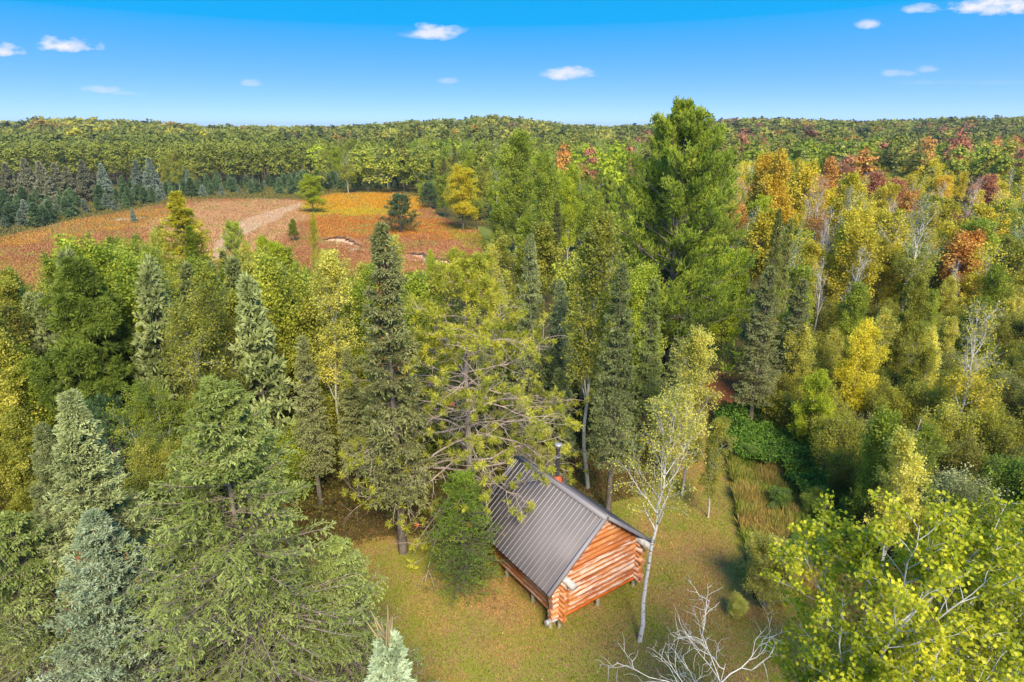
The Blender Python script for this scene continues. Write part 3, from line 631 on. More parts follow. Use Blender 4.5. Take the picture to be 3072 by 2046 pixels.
# ================================================================ VEGETATION
LM = dict(
 olive=leaf('spruce_olive', (0.128, 0.1472, 0.05376), (0.2688, 0.3072, 0.1216), (0.512, 0.5568, 0.2688), .15),
 blue=leaf('spruce_blue', (0.1152, 0.1536, 0.0832), (0.256, 0.3264, 0.1856), (0.4864, 0.5632, 0.384), .15),
 grn=leaf('spruce_green', (0.1088, 0.1472, 0.02816), (0.2368, 0.3008, 0.06656), (0.4608, 0.5248, 0.1792), .18),
 sage=leaf('spruce_sage', (0.09775, 0.1207, 0.0368), (0.2127, 0.253, 0.08625), (0.391, 0.437, 0.184), .15),
 cgrn=leaf('centre_green', (0.1197, 0.153, 0.0198), (0.266, 0.2996, 0.033), (0.4788, 0.4845, 0.066), .3),
 dgr=leaf('spruce_dark', (0.08596, 0.1037, 0.02302), (0.1804, 0.2058, 0.04395), (0.3611, 0.3659, 0.09418), .15),
 brn=leaf('spruce_brown', (0.09775, 0.09775, 0.0345), (0.2012, 0.2162, 0.07475), (0.368, 0.391, 0.161), .15),
 fir=leaf('fir_green', (0.03594, 0.0725, 0.00875), (0.09344, 0.1688, 0.01575), (0.2444, 0.3375, 0.035), .15),
 rpine=leaf('redpine', (0.122, 0.1437, 0.0135), (0.2684, 0.2875, 0.0252), (0.488, 0.4715, 0.054), .2),
 rpdk=leaf('redpine_dark', (0.06325, 0.09775, 0.0138), (0.1391, 0.1955, 0.02415), (0.253, 0.3105, 0.0414), .2),
 rpf=leaf('redpine_far', (0.07935, 0.09239, 0.01288), (0.1719, 0.1955, 0.02415), (0.3042, 0.3198, 0.04025), .15),
 wpine=leaf('whitepine', (.085, .125, .014), (.21, .295, .026), (.45, .50, .065), .2),
 wpdk=leaf('whitepine_dark', (.035, .085, .035), (.08, .155, .06), (.16, .25, .09), .2),
 aspen=leaf('aspen', (0.1207, 0.143, 0.01885), (0.2743, 0.2914, 0.03298), (0.5706, 0.5298, 0.09423), .35),
 aspy=leaf('aspen_yellow', (.25, .22, .02), (.46, .40, .03), (.66, .56, .07), .35),
 birch=leaf('birch', (0.2261, 0.2317, 0.03244), (0.436, 0.4186, 0.06488), (0.7427, 0.6727, 0.139), .35),
 grnb=leaf('broad_green', (0.0966, 0.1426, 0.0168), (0.2318, 0.297, 0.0294), (0.4379, 0.4753, 0.0525), .35),
 lime=leaf('broad_lime', (.15, .21, .012), (.33, .40, .020), (.54, .58, .04), .35),
 fore=leaf('poplar', (0.0894, 0.1231, 0.00624), (0.2201, 0.2638, 0.0104), (0.5227, 0.4925, 0.0312), .3),
 yel=leaf('yellow', (.30, .28, .012), (.55, .48, .020), (.75, .66, .07), .35),
 gold=leaf('gold', (.42, .28, .020), (.62, .44, .03), (.72, .58, .08), .35),
 org=leaf('orange', (.36, .15, .035), (.56, .26, .06), (.62, .42, .10), .3),
 red=leaf('red', (.26, .09, .06), (.42, .17, .10), (.48, .28, .12), .3),
 dkb=leaf('dark_broad', (0.06, 0.08004, 0.01344), (0.1576, 0.1724, 0.02688), (0.33, 0.3036, 0.048), .25),
 shrub=leaf('alder', (0.0825, 0.09187, 0.0105), (0.2063, 0.2166, 0.0195), (0.4263, 0.4069, 0.045), .3),
 shgr=leaf('bramble', (0.0414, 0.09286, 0.0092), (0.1035, 0.1966, 0.01656), (0.2484, 0.3387, 0.0368), .3),
 larch=leaf('larch', (0.2525, 0.2376, 0.02673), (0.4901, 0.4604, 0.04455), (0.7722, 0.698, 0.0891), .25))
def K(name, WF, h, bark, lf, single=False): return Kind(name, WF, h, bark, lf, single)
# --- hand-placed prototypes, near
g0 = random.Random(11)
def at_top(u, v, h):            # tree of height h whose tip is seen at (u, v)
    x, y = ray_z(u, v, h); return x, y, h
def at_base(u, vb, vt):         # base seen at (u, vb), tip at height vt
    u = 1177 + (u - 1177) * (5795 - vb) / (5795 - vt); x, y = ray_z(u, vb, 0)
    lo, hi = .1, 40
    for _ in range(40):
        m = (lo + hi) / 2
        if toD(x, y, m)[1] > vt: lo = m
        else: hi = m
    return x, y, lo
def put(k, pos, name, label, cat, **kw):
    x, y, h = pos; z = float(gz(x, y)); OCC.append((x, y)); return k.put(name, x, y, z, h, label, cat, g=g0, **kw)
OCC = []
# big spruces at the lower left
k = K('sp1', gen_spruce(1, 11, 3.1, nb=330, kb=16, ks=11, sl=.125, sw=.036, pw=1.0, rag=.28, hang=.1), 11, BARK_GREY, LM['olive'])
put(k, at_top(155, 900, 11), 'spruce_tree', 'dense olive-grey spruce with a pale thin leader, behind the blue-grey spruce in the corner', 'spruce')
put(k, at_top(92, 975, 9.5), 'spruce_tree', 'smaller olive-grey spruce with tan leader beside the taller dense olive spruce', 'spruce', wide=.85)
k = K('sp2', gen_spruce(2, 8.2, 3.5, nb=320, kb=16, ks=11, sl=.125, sw=.038, pw=.98, rag=.28), 8.2, BARK_GREY, LM['blue'])
o2 = put(k, at_top(207, 1175, 8.2), 'spruce_tree', 'blue-grey spruce filling the lower corner, dense silvery twigs with red cones', 'spruce')
def cones(o, kk, n, z0, z1, rf, seed):
    gg = np.random.default_rng(seed); z = kk.h * gg.uniform(z0, z1, n); a = gg.random(n) * 6.283; rr = rf * (1 - z / kk.h) * gg.uniform(.75, 1.02, n) + .06
    Ge = Geo(); V, F, t = shoots(np.c_[np.cos(a) * rr, np.sin(a) * rr, z], np.c_[gg.normal(0, .2, (n, 2)), -np.ones(n)], .10, .045, gg.random(n)); Ge.add(V, F, t)
    mobj('cones', Ge.mesh('cones', leaf('cone_brown', (.16, .055, .025), (.30, .11, .05), (.40, .19, .09), .02)), o)
cones(o2, k, 170, .60, .95, 3.3, 41)
k = K('sp3', gen_spruce(3, 12, 4.5, nb=330, kb=16, ks=13, sl=.13, sw=.038, pw=.74, gap=.6, hang=.2, rag=.4, base_bare=.14), 12, BARK_DEAD, LM['grn'])
put(k, at_top(487, 868, 12), 'spruce_tree', 'broad yellow-green spruce with bare twiggy middle and visible grey trunk', 'spruce')
k2 = K('sp4', gen_spruce(4, 9, 3.7, nb=210, kb=16, ks=11, sl=.125, sw=.036, pw=.75, gap=.5, hang=.35, rag=.5), 9, BARK_DEAD, LM['grn'])
put(k2, at_top(765, 1235, 6.8), 'spruce_tree', 'drooping yellow-green spruce reaching over the edge of the lawn, below the broad one', 'spruce')
put(k2, at_top(10, 1180, 8), 'spruce_tree', 'mid-green spruce cut by the picture edge beside the blue-grey spruce', 'spruce')
k = K('sp5', gen_spruce(5, 9.4, 1.7, nb=240, kb=12, ks=8, sl=.14, sw=.045, pw=.85, rag=.15), 9.4, BARK_GREY, LM['blue'])
d_ = dirD(890, 1462); dd = 11.2 / (d_[1] * math.cos(PITCH) - d_[2] * math.sin(PITCH)); P = np.array([0, 0, CH]) + d_ * dd
o = put(k, (P[0], P[1], P[2]), 'spruce_tree', 'young blue spruce tip with tan upright leader shoots, at the bottom of the lawn', 'spruce')
Ge = Geo(); gg = np.random.default_rng(9); M = 11
d = nrm(np.c_[gg.normal(0, .28, M), gg.normal(0, .28, M), np.ones(M)]); b0 = np.c_[gg.normal(0, .05, (M, 2)), gg.uniform(9.2, 9.5, M)]
Pth = b0[:, None] + d[:, None] * (np.linspace(0, 1, 4)[None, :, None] * gg.uniform(.4, .95, (M, 1, 1))); Ge.add(*tubes(Pth, np.tile([[.022, .020, .017, .006]], (M, 1)), 5))
mobj('leader', Ge.mesh('leader', plain('tan_shoot', (.36, .28, .14), .7, .2), True), o)
# narrow spruces behind
k = K('sp6', gen_spruce(6, 14, 1.75, nb=250, kb=11, ks=7, sl=.16, sw=.05, pw=.62, rag=.38, gap=.45, hang=.2, z0=.22), 14, BARK_GREY, LM['brn'])
o2 = put(k, at_base(885, 1270, 508), 'spruce_tree', 'tall narrow spruce full of brown cones with bare grey trunk, behind the lawn', 'spruce')
cones(o2, k, 420, .55, .96, 1.55, 42)
put(k, at_base(1218, 1010, 535), 'spruce_tree', 'narrow pale grey-green spruce between the red pine and the tall birch', 'spruce', leafm=LM['olive'], wide=.8)
put(k, at_base(1425, 1175, 600), 'spruce_tree', 'slender grey-green spruce standing behind the cabin', 'spruce', leafm=LM['sage'], wide=.85)
put(k, at_base(1500, 1040, 640), 'spruce_tree', 'green spruce half hidden between the slender blue one and the white pine', 'spruce', leafm=LM['grn'], wide=.9)
put(k, at_base(1290, 1010, 640), 'spruce_tree', 'sage-green spruce behind the tall birch trunk', 'spruce', leafm=LM['olive'])
put(k, at_base(700, 1160, 770), 'spruce_tree', 'shaded brown-grey spruce behind the sparse birch', 'spruce', leafm=LM['brn'])
put(k, at_base(800, 1150, 800), 'spruce_tree', 'dull brown spruce between the sparse birch and the cone-laden spruce', 'spruce', leafm=LM['brn'])
put(k, at_base(1785, 860, 478), 'spruce_tree', 'dark narrow spruce, taller of a pair beside the yellow birches', 'spruce', leafm=LM['dgr'], wide=.62)
put(k, at_base(1812, 850, 500), 'spruce_tree', 'dark narrow spruce, shorter of a pair beside the yellow birches', 'spruce', leafm=LM['dgr'], wide=.6)
put(k, at_base(1765, 1000, 610), 'spruce_tree', 'grey-brown sparse spruce on the shady side of the white pine', 'spruce', leafm=LM['brn'], wide=1.1)
put(k, at_base(1840, 960, 640), 'spruce_tree', 'grey-brown spruce leaning out over the dark shrubs', 'spruce', leafm=LM['brn'], wide=1.2)
put(k, at_base(1280, 680, 460), 'spruce_tree', 'grey-green spruce in shade beside the big green poplar', 'spruce', leafm=LM['dgr'])
put(k, at_base(1045, 470, 335), 'spruce_tree', 'dark spruce spire rising behind the golden tree', 'spruce', leafm=LM['dgr'])
put(k, at_base(1020, 480, 360), 'spruce_tree', 'second dark spruce spire close behind the golden tree', 'spruce', leafm=LM['dgr'])
# hero red pine, open crown with bare curving limbs
k = K('rp1', gen_redpine(7, 12.8, 6.6, nb=84, n2=9, n3=4, nt=50, nl=.25, nw=.025, bole=.15, droop=.50, low_dead=.60, thin=.55), 12.8, BARK_PINE, LM['rpine'])
xx, yy = ray_z(1080, 1190); _, _, hh = at_base(1080, 1190, 577)
o = put(k, (xx, yy, hh), 'pine_tree', 'large open red pine with pompom needle tufts and bare curving limbs beside the cabin', 'pine', rz=1.0)
Ge = Geo(); gg = np.random.default_rng(3); B = []
for (u, v, z) in [(1052, 1155, 3.3), (1078, 1207, 3.0), (1065, 1215, 2.6), (1042, 1238, 2.5), (957, 1208, 3.6), (1040, 930, 8.)]:
    x_, y_ = ray_z(u, v, z); B.append((x_ - xx, y_ - yy, z))
B = np.array(B); B = B @ np.array([[math.cos(1.0), -math.sin(1.0), 0], [math.sin(1.0), math.cos(1.0), 0], [0, 0, 1]]); s_ = k.h / hh
V, F, t = tufts(gg, B * s_, np.tile([[0, 0, -.3]], (len(B), 1)), 26, .14, .022, gg.random(len(B))); Ge.add(V, F, t)
mobj('dead_needles', Ge.mesh('dead_needles', leaf('dead_needles', (.45, .10, .04), (.62, .16, .06), (.70, .28, .06), .2)), o)
# dense red pine at the left and a young white pine below it
k = K('rp2', gen_redpine(8, 12, 2.5, nb=60, n2=9, n3=4, nt=26, nl=.30, nw=.04, bole=.42, droop=.1, bare=.2, dense=2), 12, BARK_PINE, LM['rpdk'])
put(k, at_top(168, 598, 12), 'pine_tree', 'dark long-needled red pine with a bare reddish trunk, left of the aspens', 'pine')
kwp2 = K('wp2', gen_whitepine(9, 7, 2.2, nb=46, n2=8, n3=4, ks=8, sl=.20, sw=.05), 7, BARK_GREY, LM['wpdk'])
put(kwp2, at_top(228, 905, 6.2), 'pine_tree', 'young blue-green white pine tucked behind the olive spruce', 'pine')
put(kwp2, at_base(918, 535, 445), 'pine_tree', 'round dark blue-green pine standing alone in the orange bracken', 'pine', wide=1.7)
put(kwp2, at_base(985, 480, 420), 'pine_tree', 'rounded dark pine at the end of the orange field, behind the lone pine', 'pine', wide=1.5)
put(kwp2, at_base(535, 650, 508), 'pine_tree', 'small fresh green pine at the edge of the dirt track', 'pine', leafm=LM['wpine'], wide=.9)
# balsam fir against the cabin wall
k = K('fir', gen_spruce(10, 6.2, 2.6, nb=230, kb=14, ks=9, sl=.10, sw=.036, pw=.5, rag=.5, elev=(-8, 30)), 6.2, BARK_GREY, LM['fir'])
put(k, (-1.95, 21.45, 5.2), 'fir_tree', 'bushy dark green fir pressed against the side wall of the cabin', 'fir', wide=.82)
# the big white pine
k = K('wp1', gen_whitepine(12, 19.8, 8.0, nb=98, n2=13, n3=6, ks=8, sl=.32, sw=.075, bole=.09, pw=.74), 19.8, BARK_GREY, LM['wpine'])
put(k, at_base(1572, 880, 233), 'pine_tree', 'huge bright green white pine rising above the horizon', 'pine')
put(k, at_base(1520, 640, 300), 'pine_tree', 'tall white pine just behind the huge one, to its shady side', 'pine', wide=.8)
put(k, at_base(1665, 620, 345), 'pine_tree', 'paler white pine behind the huge one, beside the orange maples', 'pine', wide=.75)
put(k, at_base(1400, 560, 400), 'pine_tree', 'mid-green white pine behind the tall birch top', 'pine', wide=.8)
# aspens and birches near
ka = K('as1', gen_broad(20, 12, 2.5, bole=.35, n1=20, n2=8, n3=5, nl=22, ls=.10, up1=.75, up2=.3, ang1=34, shape='oval', wr=.008, clump=.09, wob=.07), 12, BARK_PALE, LM['birch'])
kb_ = K('as2', gen_broad(21, 11, 3.7, bole=.25, n1=12, n2=9, n3=6, nl=21, ls=.115, up1=.75, up2=.3, ang1=42, shape='round', multi=3, wr=.007, clump=.12), 11, BARK_PALE, LM['aspen'])
kc = K('as3', gen_broad(22, 10, 3.0, bole=.12, n1=26, n2=9, n3=5, nl=30, ls=.13, up1=.45, up2=.2, ang1=50, shape='round', wr=.010, clump=.13), 10, BARK_GREY, LM['grnb'])
put(ka, at_base(1375, 1122, 488), 'birch_tree', 'tall slim birch with pale trunk and thin yellow-green leaves behind the cabin', 'birch', wide=1.15, leafm=LM['aspen'])
put(ka, at_base(757, 1100, 575), 'birch_tree', 'sparse grey-green birch with thin white trunk left of the cone-laden spruce', 'birch')
put(ka, at_base(720, 760, 490), 'birch_tree', 'thin yellow-leaved sapling rising in front of the rust bracken', 'birch', wide=.5, leafm=LM['aspy'])
put(ka, at_base(905, 900, 540), 'birch_tree', 'wispy birch close behind the tall narrow spruce', 'birch', wide=.8)
put(ka, at_base(1130, 850, 560), 'birch_tree', 'airy pale birch between the red pine top and the narrow grey spruce', 'birch', wide=.9)
put(ka, at_base(993, 860, 575), 'birch_tree', 'small bright green upright aspen left of the red pine top', 'birch', wide=.6, leafm=LM['lime'])
put(kb_, at_top(440, 655, 11), 'aspen_tree', 'broad pale yellow aspen clump above the yellow-green spruce', 'aspen', wide=1.0)
put(kb_, at_top(560, 690, 9.5), 'aspen_tree', 'second pale yellow aspen clump beside the sparse birch', 'aspen', wide=.9)
put(kb_, at_top(350, 870, 8), 'aspen_tree', 'olive-leaved aspen clump behind the young blue-green pine', 'aspen', wide=.9, leafm=LM['grnb'])
put(kb_, at_top(330, 1010, 6.5), 'aspen_tree', 'low green aspen thicket between the olive spruce and the yellow-green spruce', 'aspen', wide=1.0, leafm=LM['aspen'])
put(kb_, at_top(290, 545, 11), 'aspen_tree', 'green aspen clump with thin white stems below the left field', 'aspen', leafm=LM['grnb'])
put(kb_, at_top(235, 600, 9.5), 'aspen_tree', 'green aspen right beside the dark long-needled pine', 'aspen', leafm=LM['grnb'], wide=.9)
put(kb_, at_top(350, 520, 10), 'aspen_tree', 'aspen touched with yellow just left of the larch', 'aspen', leafm=LM['aspen'], wide=.8)
put(kc, at_top(15, 620, 9), 'maple_tree', 'yellow-green maple cut by the picture edge below the field', 'maple', leafm=LM['aspen'])
put(kc, at_top(-25, 760, 9), 'maple_tree', 'green maple with yellow outer leaves at the picture edge above the olive spruces', 'maple', leafm=LM['aspen'])
put(kc, at_top(55, 800, 8), 'maple_tree', 'dark green bushy maple in front of the long-needled pine', 'maple')
put(kc, at_top(20, 940, 6.5), 'maple_tree', 'small yellow-green maple behind the smaller olive spruce', 'maple', leafm=LM['aspen'], wide=1.1)
put(kc, at_base(617, 780, 543), 'maple_tree', 'bright yellow-green round maple below the dirt track', 'maple', leafm=LM['lime'])
put(kc, at_base(560, 760, 600), 'maple_tree', 'green maple between the larch and the bright yellow-green one', 'maple')
put(kc, at_base(715, 492, 400), 'maple_tree', 'round yellow-green tree alone at the top of the field', 'maple', leafm=LM['lime'], wide=1.75)
put(kc, at_base(672, 556, 503), 'maple_tree', 'small round green bush by the dirt track bend', 'shrub', wide=1.3)
put(kc, at_base(1062, 532, 378), 'maple_tree', 'golden yellow tree at the corner of the orange field', 'maple', leafm=LM['yel'], wide=1.45)
put(kc, at_base(1020, 500, 400), 'maple_tree', 'dull green tree just behind the golden yellow one', 'maple')
kd = K('pop', gen_broad(23, 17, 5.2, bole=.16, n1=24, n2=10, n3=6, nl=20, ls=.24, up1=.5, up2=.25, ang1=46, shape='oval', wr=.010, clump=.22), 17, BARK_PALE, LM['grnb'])
put(kd, at_base(1185, 590, 300), 'poplar_tree', 'large spreading green poplar with pale forked trunk in the middle', 'poplar')
put(kd, at_base(1255, 640, 350), 'poplar_tree', 'green poplar close beside the large spreading one', 'poplar', wide=.8)
put(kd, at_base(1310, 620, 380), 'poplar_tree', 'yellowing poplar between the spreading poplar and the mid-green pine', 'poplar', leafm=LM['lime'], wide=.75)
klr = K('larch', gen_spruce(13, 13, 2.9, nb=230, kb=11, ks=7, sl=.22, sw=.05, pw=.75, rag=.5, elev=(-5, 50)), 13, BARK_GREY, LM['larch'])
put(klr, at_base(412, 800, 440), 'larch_tree', 'yellow-green larch with a pointed golden top in front of the field', 'larch', wide=1.45)
put(klr, at_base(440, 810, 520), 'larch_tree', 'shorter olive larch against the golden-topped one', 'larch', leafm=LM['grnb'])
# ---- birches by the cabin
kw = K('bw1', gen_broad(24, 10.2, 2.5, bole=.50, n1=17, n2=7, n3=4, nl=13, ls=.085, up1=.45, up2=.15, ang1=52, shape='oval', wr=.0105, clump=.08, wob=.12, lean=(.75, .3)), 10.2, BARK_WHITE, LM['birch'])
x_, y_ = ray_z(1470, 1475)
put(kw, (x_, y_, 10.0), 'birch_tree', 'white birch with black-flecked leaning trunk in front of the cabin gable', 'birch', rz=0)
kw2 = K('bw2', gen_broad(25, 8.6, 1.75, bole=.2, n1=22, n2=8, n3=5, nl=20, ls=.085, up1=.6, up2=.2, ang1=40, shape='oval', wr=.009, clump=.08), 8.6, BARK_WHITE, LM['birch'])
put(kw2, at_base(1600, 1140, 755), 'birch_tree', 'leafy grey-green birch at the turn of the mown path', 'birch')
put(kw2, at_base(1650, 1190, 960), 'birch_tree', 'small yellow-green birch leaning over the mown path', 'birch', leafm=LM['aspen'])
# ---- foreground poplar, bottom right
kf = K('fore', gen_broad(26, 12.6, 4.7, bole=.45, n1=17, n2=9, n3=4, nl=34, ls=.115, lw=1.0, up1=.30, up2=.15, ang1=62, shape='round', wr=.017, clump=.09, wob=.12, multi=2), 12.6, BARK_SILVER, LM['fore'])
put(kf, (7.5, 9.9, 11.2), 'poplar_tree', 'large round-leaved poplar with silvery forked limbs at the bottom corner', 'poplar', rz=.4)
put(kf, (11.2, 12.4, 9.6), 'poplar_tree', 'second round-leaved poplar merging behind the big one at the corner', 'poplar', rz=2.4, wide=.8)
# broken dead birch
kdd = K('dead', gen_broad(27, 8.2, 2.6, bole=.62, n1=9, n2=6, n3=4, nl=0, up1=.25, up2=.1, ang1=70, shape='round', wr=.0075, wob=.26), 8.2, BARK_SILVER, LM['brn'])
x_, y_ = ray_z(1665, 1545, 7.0)
put(kdd, (x_, y_, 8.6), 'dead_tree', 'broken dead birch with bare white branches beside the round-leaved poplar', 'tree', rz=1.2)
put(kdd, at_top(1740, 365, 13), 'dead_tree', 'bare pale-branched tree beside the orange maples behind the huge pine', 'tree', wide=1.5)
# ---- right side individuals
kel = K('elm', gen_broad(28, 7.5, 2.1, bole=.08, n1=24, n2=8, n3=5, nl=24, ls=.13, lw=.5, up1=.45, up2=.1, ang1=45, shape='oval', wr=.009, clump=.10, hangl=.6), 7.5, BARK_GREY, LM['yel'])
put(kel, at_base(1985, 1000, 735), 'elm_tree', 'bright yellow narrow-leaved elm standing out of the dark shrubs', 'elm')
put(kel, at_base(1880, 1060, 850), 'elm_tree', 'yellow-green young elm beside the bright yellow one', 'elm', leafm=LM['lime'])
put(kel, at_base(2120, 980, 815), 'elm_tree', 'olive-yellow young elm between the bright one and the dead-topped birch', 'elm', leafm=LM['aspen'])
kdt = K('deadtop', gen_broad(29, 10.5, 2.6, bole=.3, n1=18, n2=8, n3=5, nl=17, ls=.13, up1=.55, up2=.2, ang1=48, shape='round', wr=.013, clump=.12, wob=.14, stag=.32), 10.5, BARK_WHITE, LM['aspy'])
put(kdt, at_base(2245, 1078, 690), 'birch_tree', 'old white birch with bare dead top and yellow-green lower leaves', 'birch', wide=1.05)
put(kdt, at_base(2110, 778, 448), 'birch_tree', 'spreading yellow-green birch with forked white trunk above the shrubs', 'birch', leafm=LM['aspen'], wide=1.15)
put(kdt, at_base(1950, 660, 425), 'birch_tree', 'half-bare white birch behind the dark narrow spruce pair', 'birch', leafm=LM['aspen'])
put(kdt, at_base(2245, 620, 405), 'birch_tree', 'bare white-topped birch with reddish leaves at mid height', 'birch', leafm=LM['red'])
put(kdt, at_base(1880, 640, 400), 'birch_tree', 'orange-topped half-bare birch near the bare pale tree', 'birch', leafm=LM['org'])
put(kel, at_base(2100, 1180, 1045), 'elm_tree', 'low yellow shrub tree around a white snag', 'elm', leafm=LM['yel'], wide=1.3)
kwil = K('willow', gen_broad(30, 3.2, 1.7, bole=.03, n1=14, n2=8, n3=6, nl=18, ls=.07, lw=.5, up1=.7, up2=.2, ang1=40, shape='round', multi=4, wr=.007, clump=.06), 3.2, BARK_PALE, LM['birch'])
put(kwil, at_base(1775, 1400, 1235), 'willow_shrub', 'grey-green willow shrub at the edge of the mown strip', 'shrub')
put(kwil, at_base(1830, 1330, 1240), 'willow_shrub', 'small fresh green shrub behind the grey-green willow', 'shrub', leafm=LM['shgr'])
for (u, v, h_, c, lb) in [(1790, 1185, 1.5, 'shgr', 'leafy green weed clump at the top of the tall grass'), (1850, 1290, 1.7, 'shgr', 'leafy green weed clump beside the small fresh green shrub'), (1745, 1330, 1.3, 'birch', 'pale green weed clump at the edge of the mown strip'), (1870, 1200, 1.8, 'grnb', 'green shrub between the tall grass and the brambles'), (1715, 1075, 1.4, 'shgr', 'low green shrub where the brambles meet the tall grass'), (1900, 1330, 1.9, 'shrub', 'olive shrub below the round-leaved poplar'), (1690, 1420, 1.0, 'birch', 'tiny sapling on the bare mown strip')]:
    x_, y_ = ray_z(u, v); put(kwil, (x_, y_, h_), 'weed_shrub', lb, 'shrub', leafm=LM[c], wide=1.3)
# white snag
Ge = Geo(); gg = np.random.default_rng(2)
sx0, sy0, sh = at_base(2085, 1190, 960); Pp = trunk_path(gg, sh, wob=.05)[0] + np.linspace(0, 1, 12)[:, None] * np.array([[.5, 0, 0]])
Ge.add(*tubes(Pp[None], .07 * np.linspace(1, .15, 12)[None], 7)); Q, ql, _, _ = grow(gg, Pp[None], 9, .4, .95, .6, 35, up=.5); Ge.add(*tubes(Q, taper(Q, .015 + 0 * ql), 4))
o = mobj('dead_snag', Ge.mesh('dead_snag', BARK_WHITE, True)); o.location = (sx0, sy0, 0); tag(o, 'thin white dead stem sticking out of the yellow shrub', 'tree')

# ---------------------------------------------------------------- scattered forest
rnd = random.Random(77)
def free(x, y, d):
    return all((x - a) ** 2 + (y - b) ** 2 > d * d for a, b in OCC)
CABP = [(cabx + a * math.cos(YAW) - b * math.sin(YAW), caby + a * math.sin(YAW) + b * math.cos(YAW)) for a, b in ((-4.4, -4.5), (4.4, -4.5), (4.4, 4.2), (-4.4, 4.2))]
def ok(x, y, pad_lawn=True):
    if inpoly([x], [y], CABP)[0]: return False
    if y < 170 and inpoly([x], [y], FIELD)[0]: return False
    if inpoly([x], [y], LAWN)[0] or inpoly([x], [y], NEED)[0]: return False
    return True
def scatter(n, poly, dmin, pick, tries=40, world=False):
    P = poly if world else DP(poly); xs = [p[0] for p in P]; ys = [p[1] for p in P]; c = 0; local = []
    for _ in range(n * tries):
        if c >= n: break
        x, y = rnd.uniform(min(xs), max(xs)), rnd.uniform(min(ys), max(ys))
        if not inpoly([x], [y], P)[0] or not ok(x, y): continue
        if any((x - a) ** 2 + (y - b) ** 2 < dmin * dmin for a, b in local): continue
        local.append((x, y)); pick(x, y); c += 1
    return c
def P1(k, name, x, y, h, label, cat, group=None, **kw):
    return k.put(name, x, y, float(gz(x, y)), h, label, cat, group=group, g=rnd, **kw)
# mid-distance prototypes
m_asp = [K('m_asp%d' % i, gen_broad(40 + i, 11, 3.4, bole=.22, n1=20, n2=6, n3=3, nl=25, ls=.24, up1=.4, up2=.3, ang1=62, shape='round', wr=.010, clump=.22, tw3=False, stag=(.0, .0, .22)[i]), 11, (BARK_PALE, BARK_WHITE, BARK_WHITE)[i], LM['aspen'], True) for i in range(3)]
m_brd = [K('m_brd%d' % i, gen_broad(50 + i, 10, 3.1, bole=.15, n1=20, n2=7, n3=3, nl=24, ls=.27, up1=.45, up2=.2, ang1=50, shape='round', wr=.010, clump=.25, tw3=False), 10, BARK_GREY, LM['grnb'], True) for i in range(3)]
m_shr = [K('m_shr%d' % i, gen_broad(60 + i, 4, 2.3, bole=.05, n1=11, n2=7, n3=4, nl=12, ls=.10, up1=.75, up2=.3, ang1=38, shape='vase', multi=4, wr=.007, clump=.12), 4, BARK_GREY, LM['shrub'], True) for i in range(3)]
ka_s = K('as_s', gen_broad(44, 10, 2.4, bole=.2, n1=20, n2=7, n3=4, nl=17, ls=.14, up1=.6, up2=.3, ang1=42, shape='oval', multi=2, wr=.010, clump=.12), 10, BARK_PALE, LM['birch'], True)
n_brd = [K('n_brd%d' % i, gen_broad(46 + i, 9, 2.9, bole=.12, n1=22, n2=7, n3=4, nl=26, ls=.15, up1=.45, up2=.25, ang1=50, shape='round', multi=1 + i, wr=.010, clump=.16, tw3=False), 9, BARK_GREY, LM['grnb'], True) for i in range(2)]
m_bare = K('m_bare', gen_broad(66, 10, 2.0, bole=.4, n1=13, n2=6, n3=4, nl=0, up1=.7, up2=.3, ang1=40, shape='oval', wr=.009), 10, BARK_WHITE, LM['brn'], True)
m_spr = [K('m_spr%d' % i, gen_spruce(70 + i, 8, 2.2, nb=120, kb=8, ks=5, sl=.32, sw=.11, pw=.8, rag=.2, twigs=False, gap=.6), 8, BARK_GREY, LM['dgr'], True) for i in range(2)]
# understorey shrubs at the right
ZR = [(1720, 940), (1800, 860), (1960, 800), (2450, 760), (2700, 1000), (2700, 1500), (2300, 1450), (1990, 1330), (1930, 1180), (1830, 1080), (1740, 1000)]
def pk(x, y):
    if rnd.random() < .22:
        c = rnd.choice(['birch', 'grnb', 'shrub']); P1(rnd.choice([ka_s, n_brd[0]]), 'slender_tree', x, y, rnd.uniform(5, 7.5), {'birch': 'slim greyish-green tree with pale stem above the alder shrubs', 'grnb': 'slim mid-green tree with pale stem above the alder shrubs', 'shrub': 'slim olive tree with pale stem above the alder shrubs'}[c], 'tree', {'birch': 'greyish-green', 'grnb': 'mid-green', 'shrub': 'olive'}[c] + ' slim trees over the alders', leafm=LM[c], wide=.9); return
    c = rnd.choices(['shrub', 'shrub', 'shgr', 'brn', 'aspen', 'dkb'], [5, 2, .7, 1.0, .7, 2])[0]
    lb = {'shrub': 'dull olive alder shrub in the dark thicket beyond the mown strip', 'shgr': 'deep green shrub in the thicket beyond the mown strip', 'brn': 'brownish half-bare alder shrub in the thicket beyond the mown strip', 'aspen': 'yellow-green sapling in the thicket beyond the mown strip', 'dkb': 'dark green alder shrub in the thicket beyond the mown strip'}[c]
    P1(rnd.choice(m_shr), 'alder_shrub', x, y, rnd.uniform(2.6, 4.6), lb, 'shrub', {'shrub': 'olive alder shrubs of the thicket', 'shgr': 'deep green shrubs of the thicket', 'brn': 'half-bare alders of the thicket', 'aspen': 'yellow-green saplings of the thicket', 'dkb': 'dark green alders of the thicket'}[c], leafm=LM[c], wide=rnd.uniform(.9, 1.3))
print('shrubs', scatter(190, ZR, 1.35, pk))
ZR2 = [(1700, 800), (1850, 700), (2000, 640), (2500, 600), (2700, 760), (1980, 800), (1850, 840)]
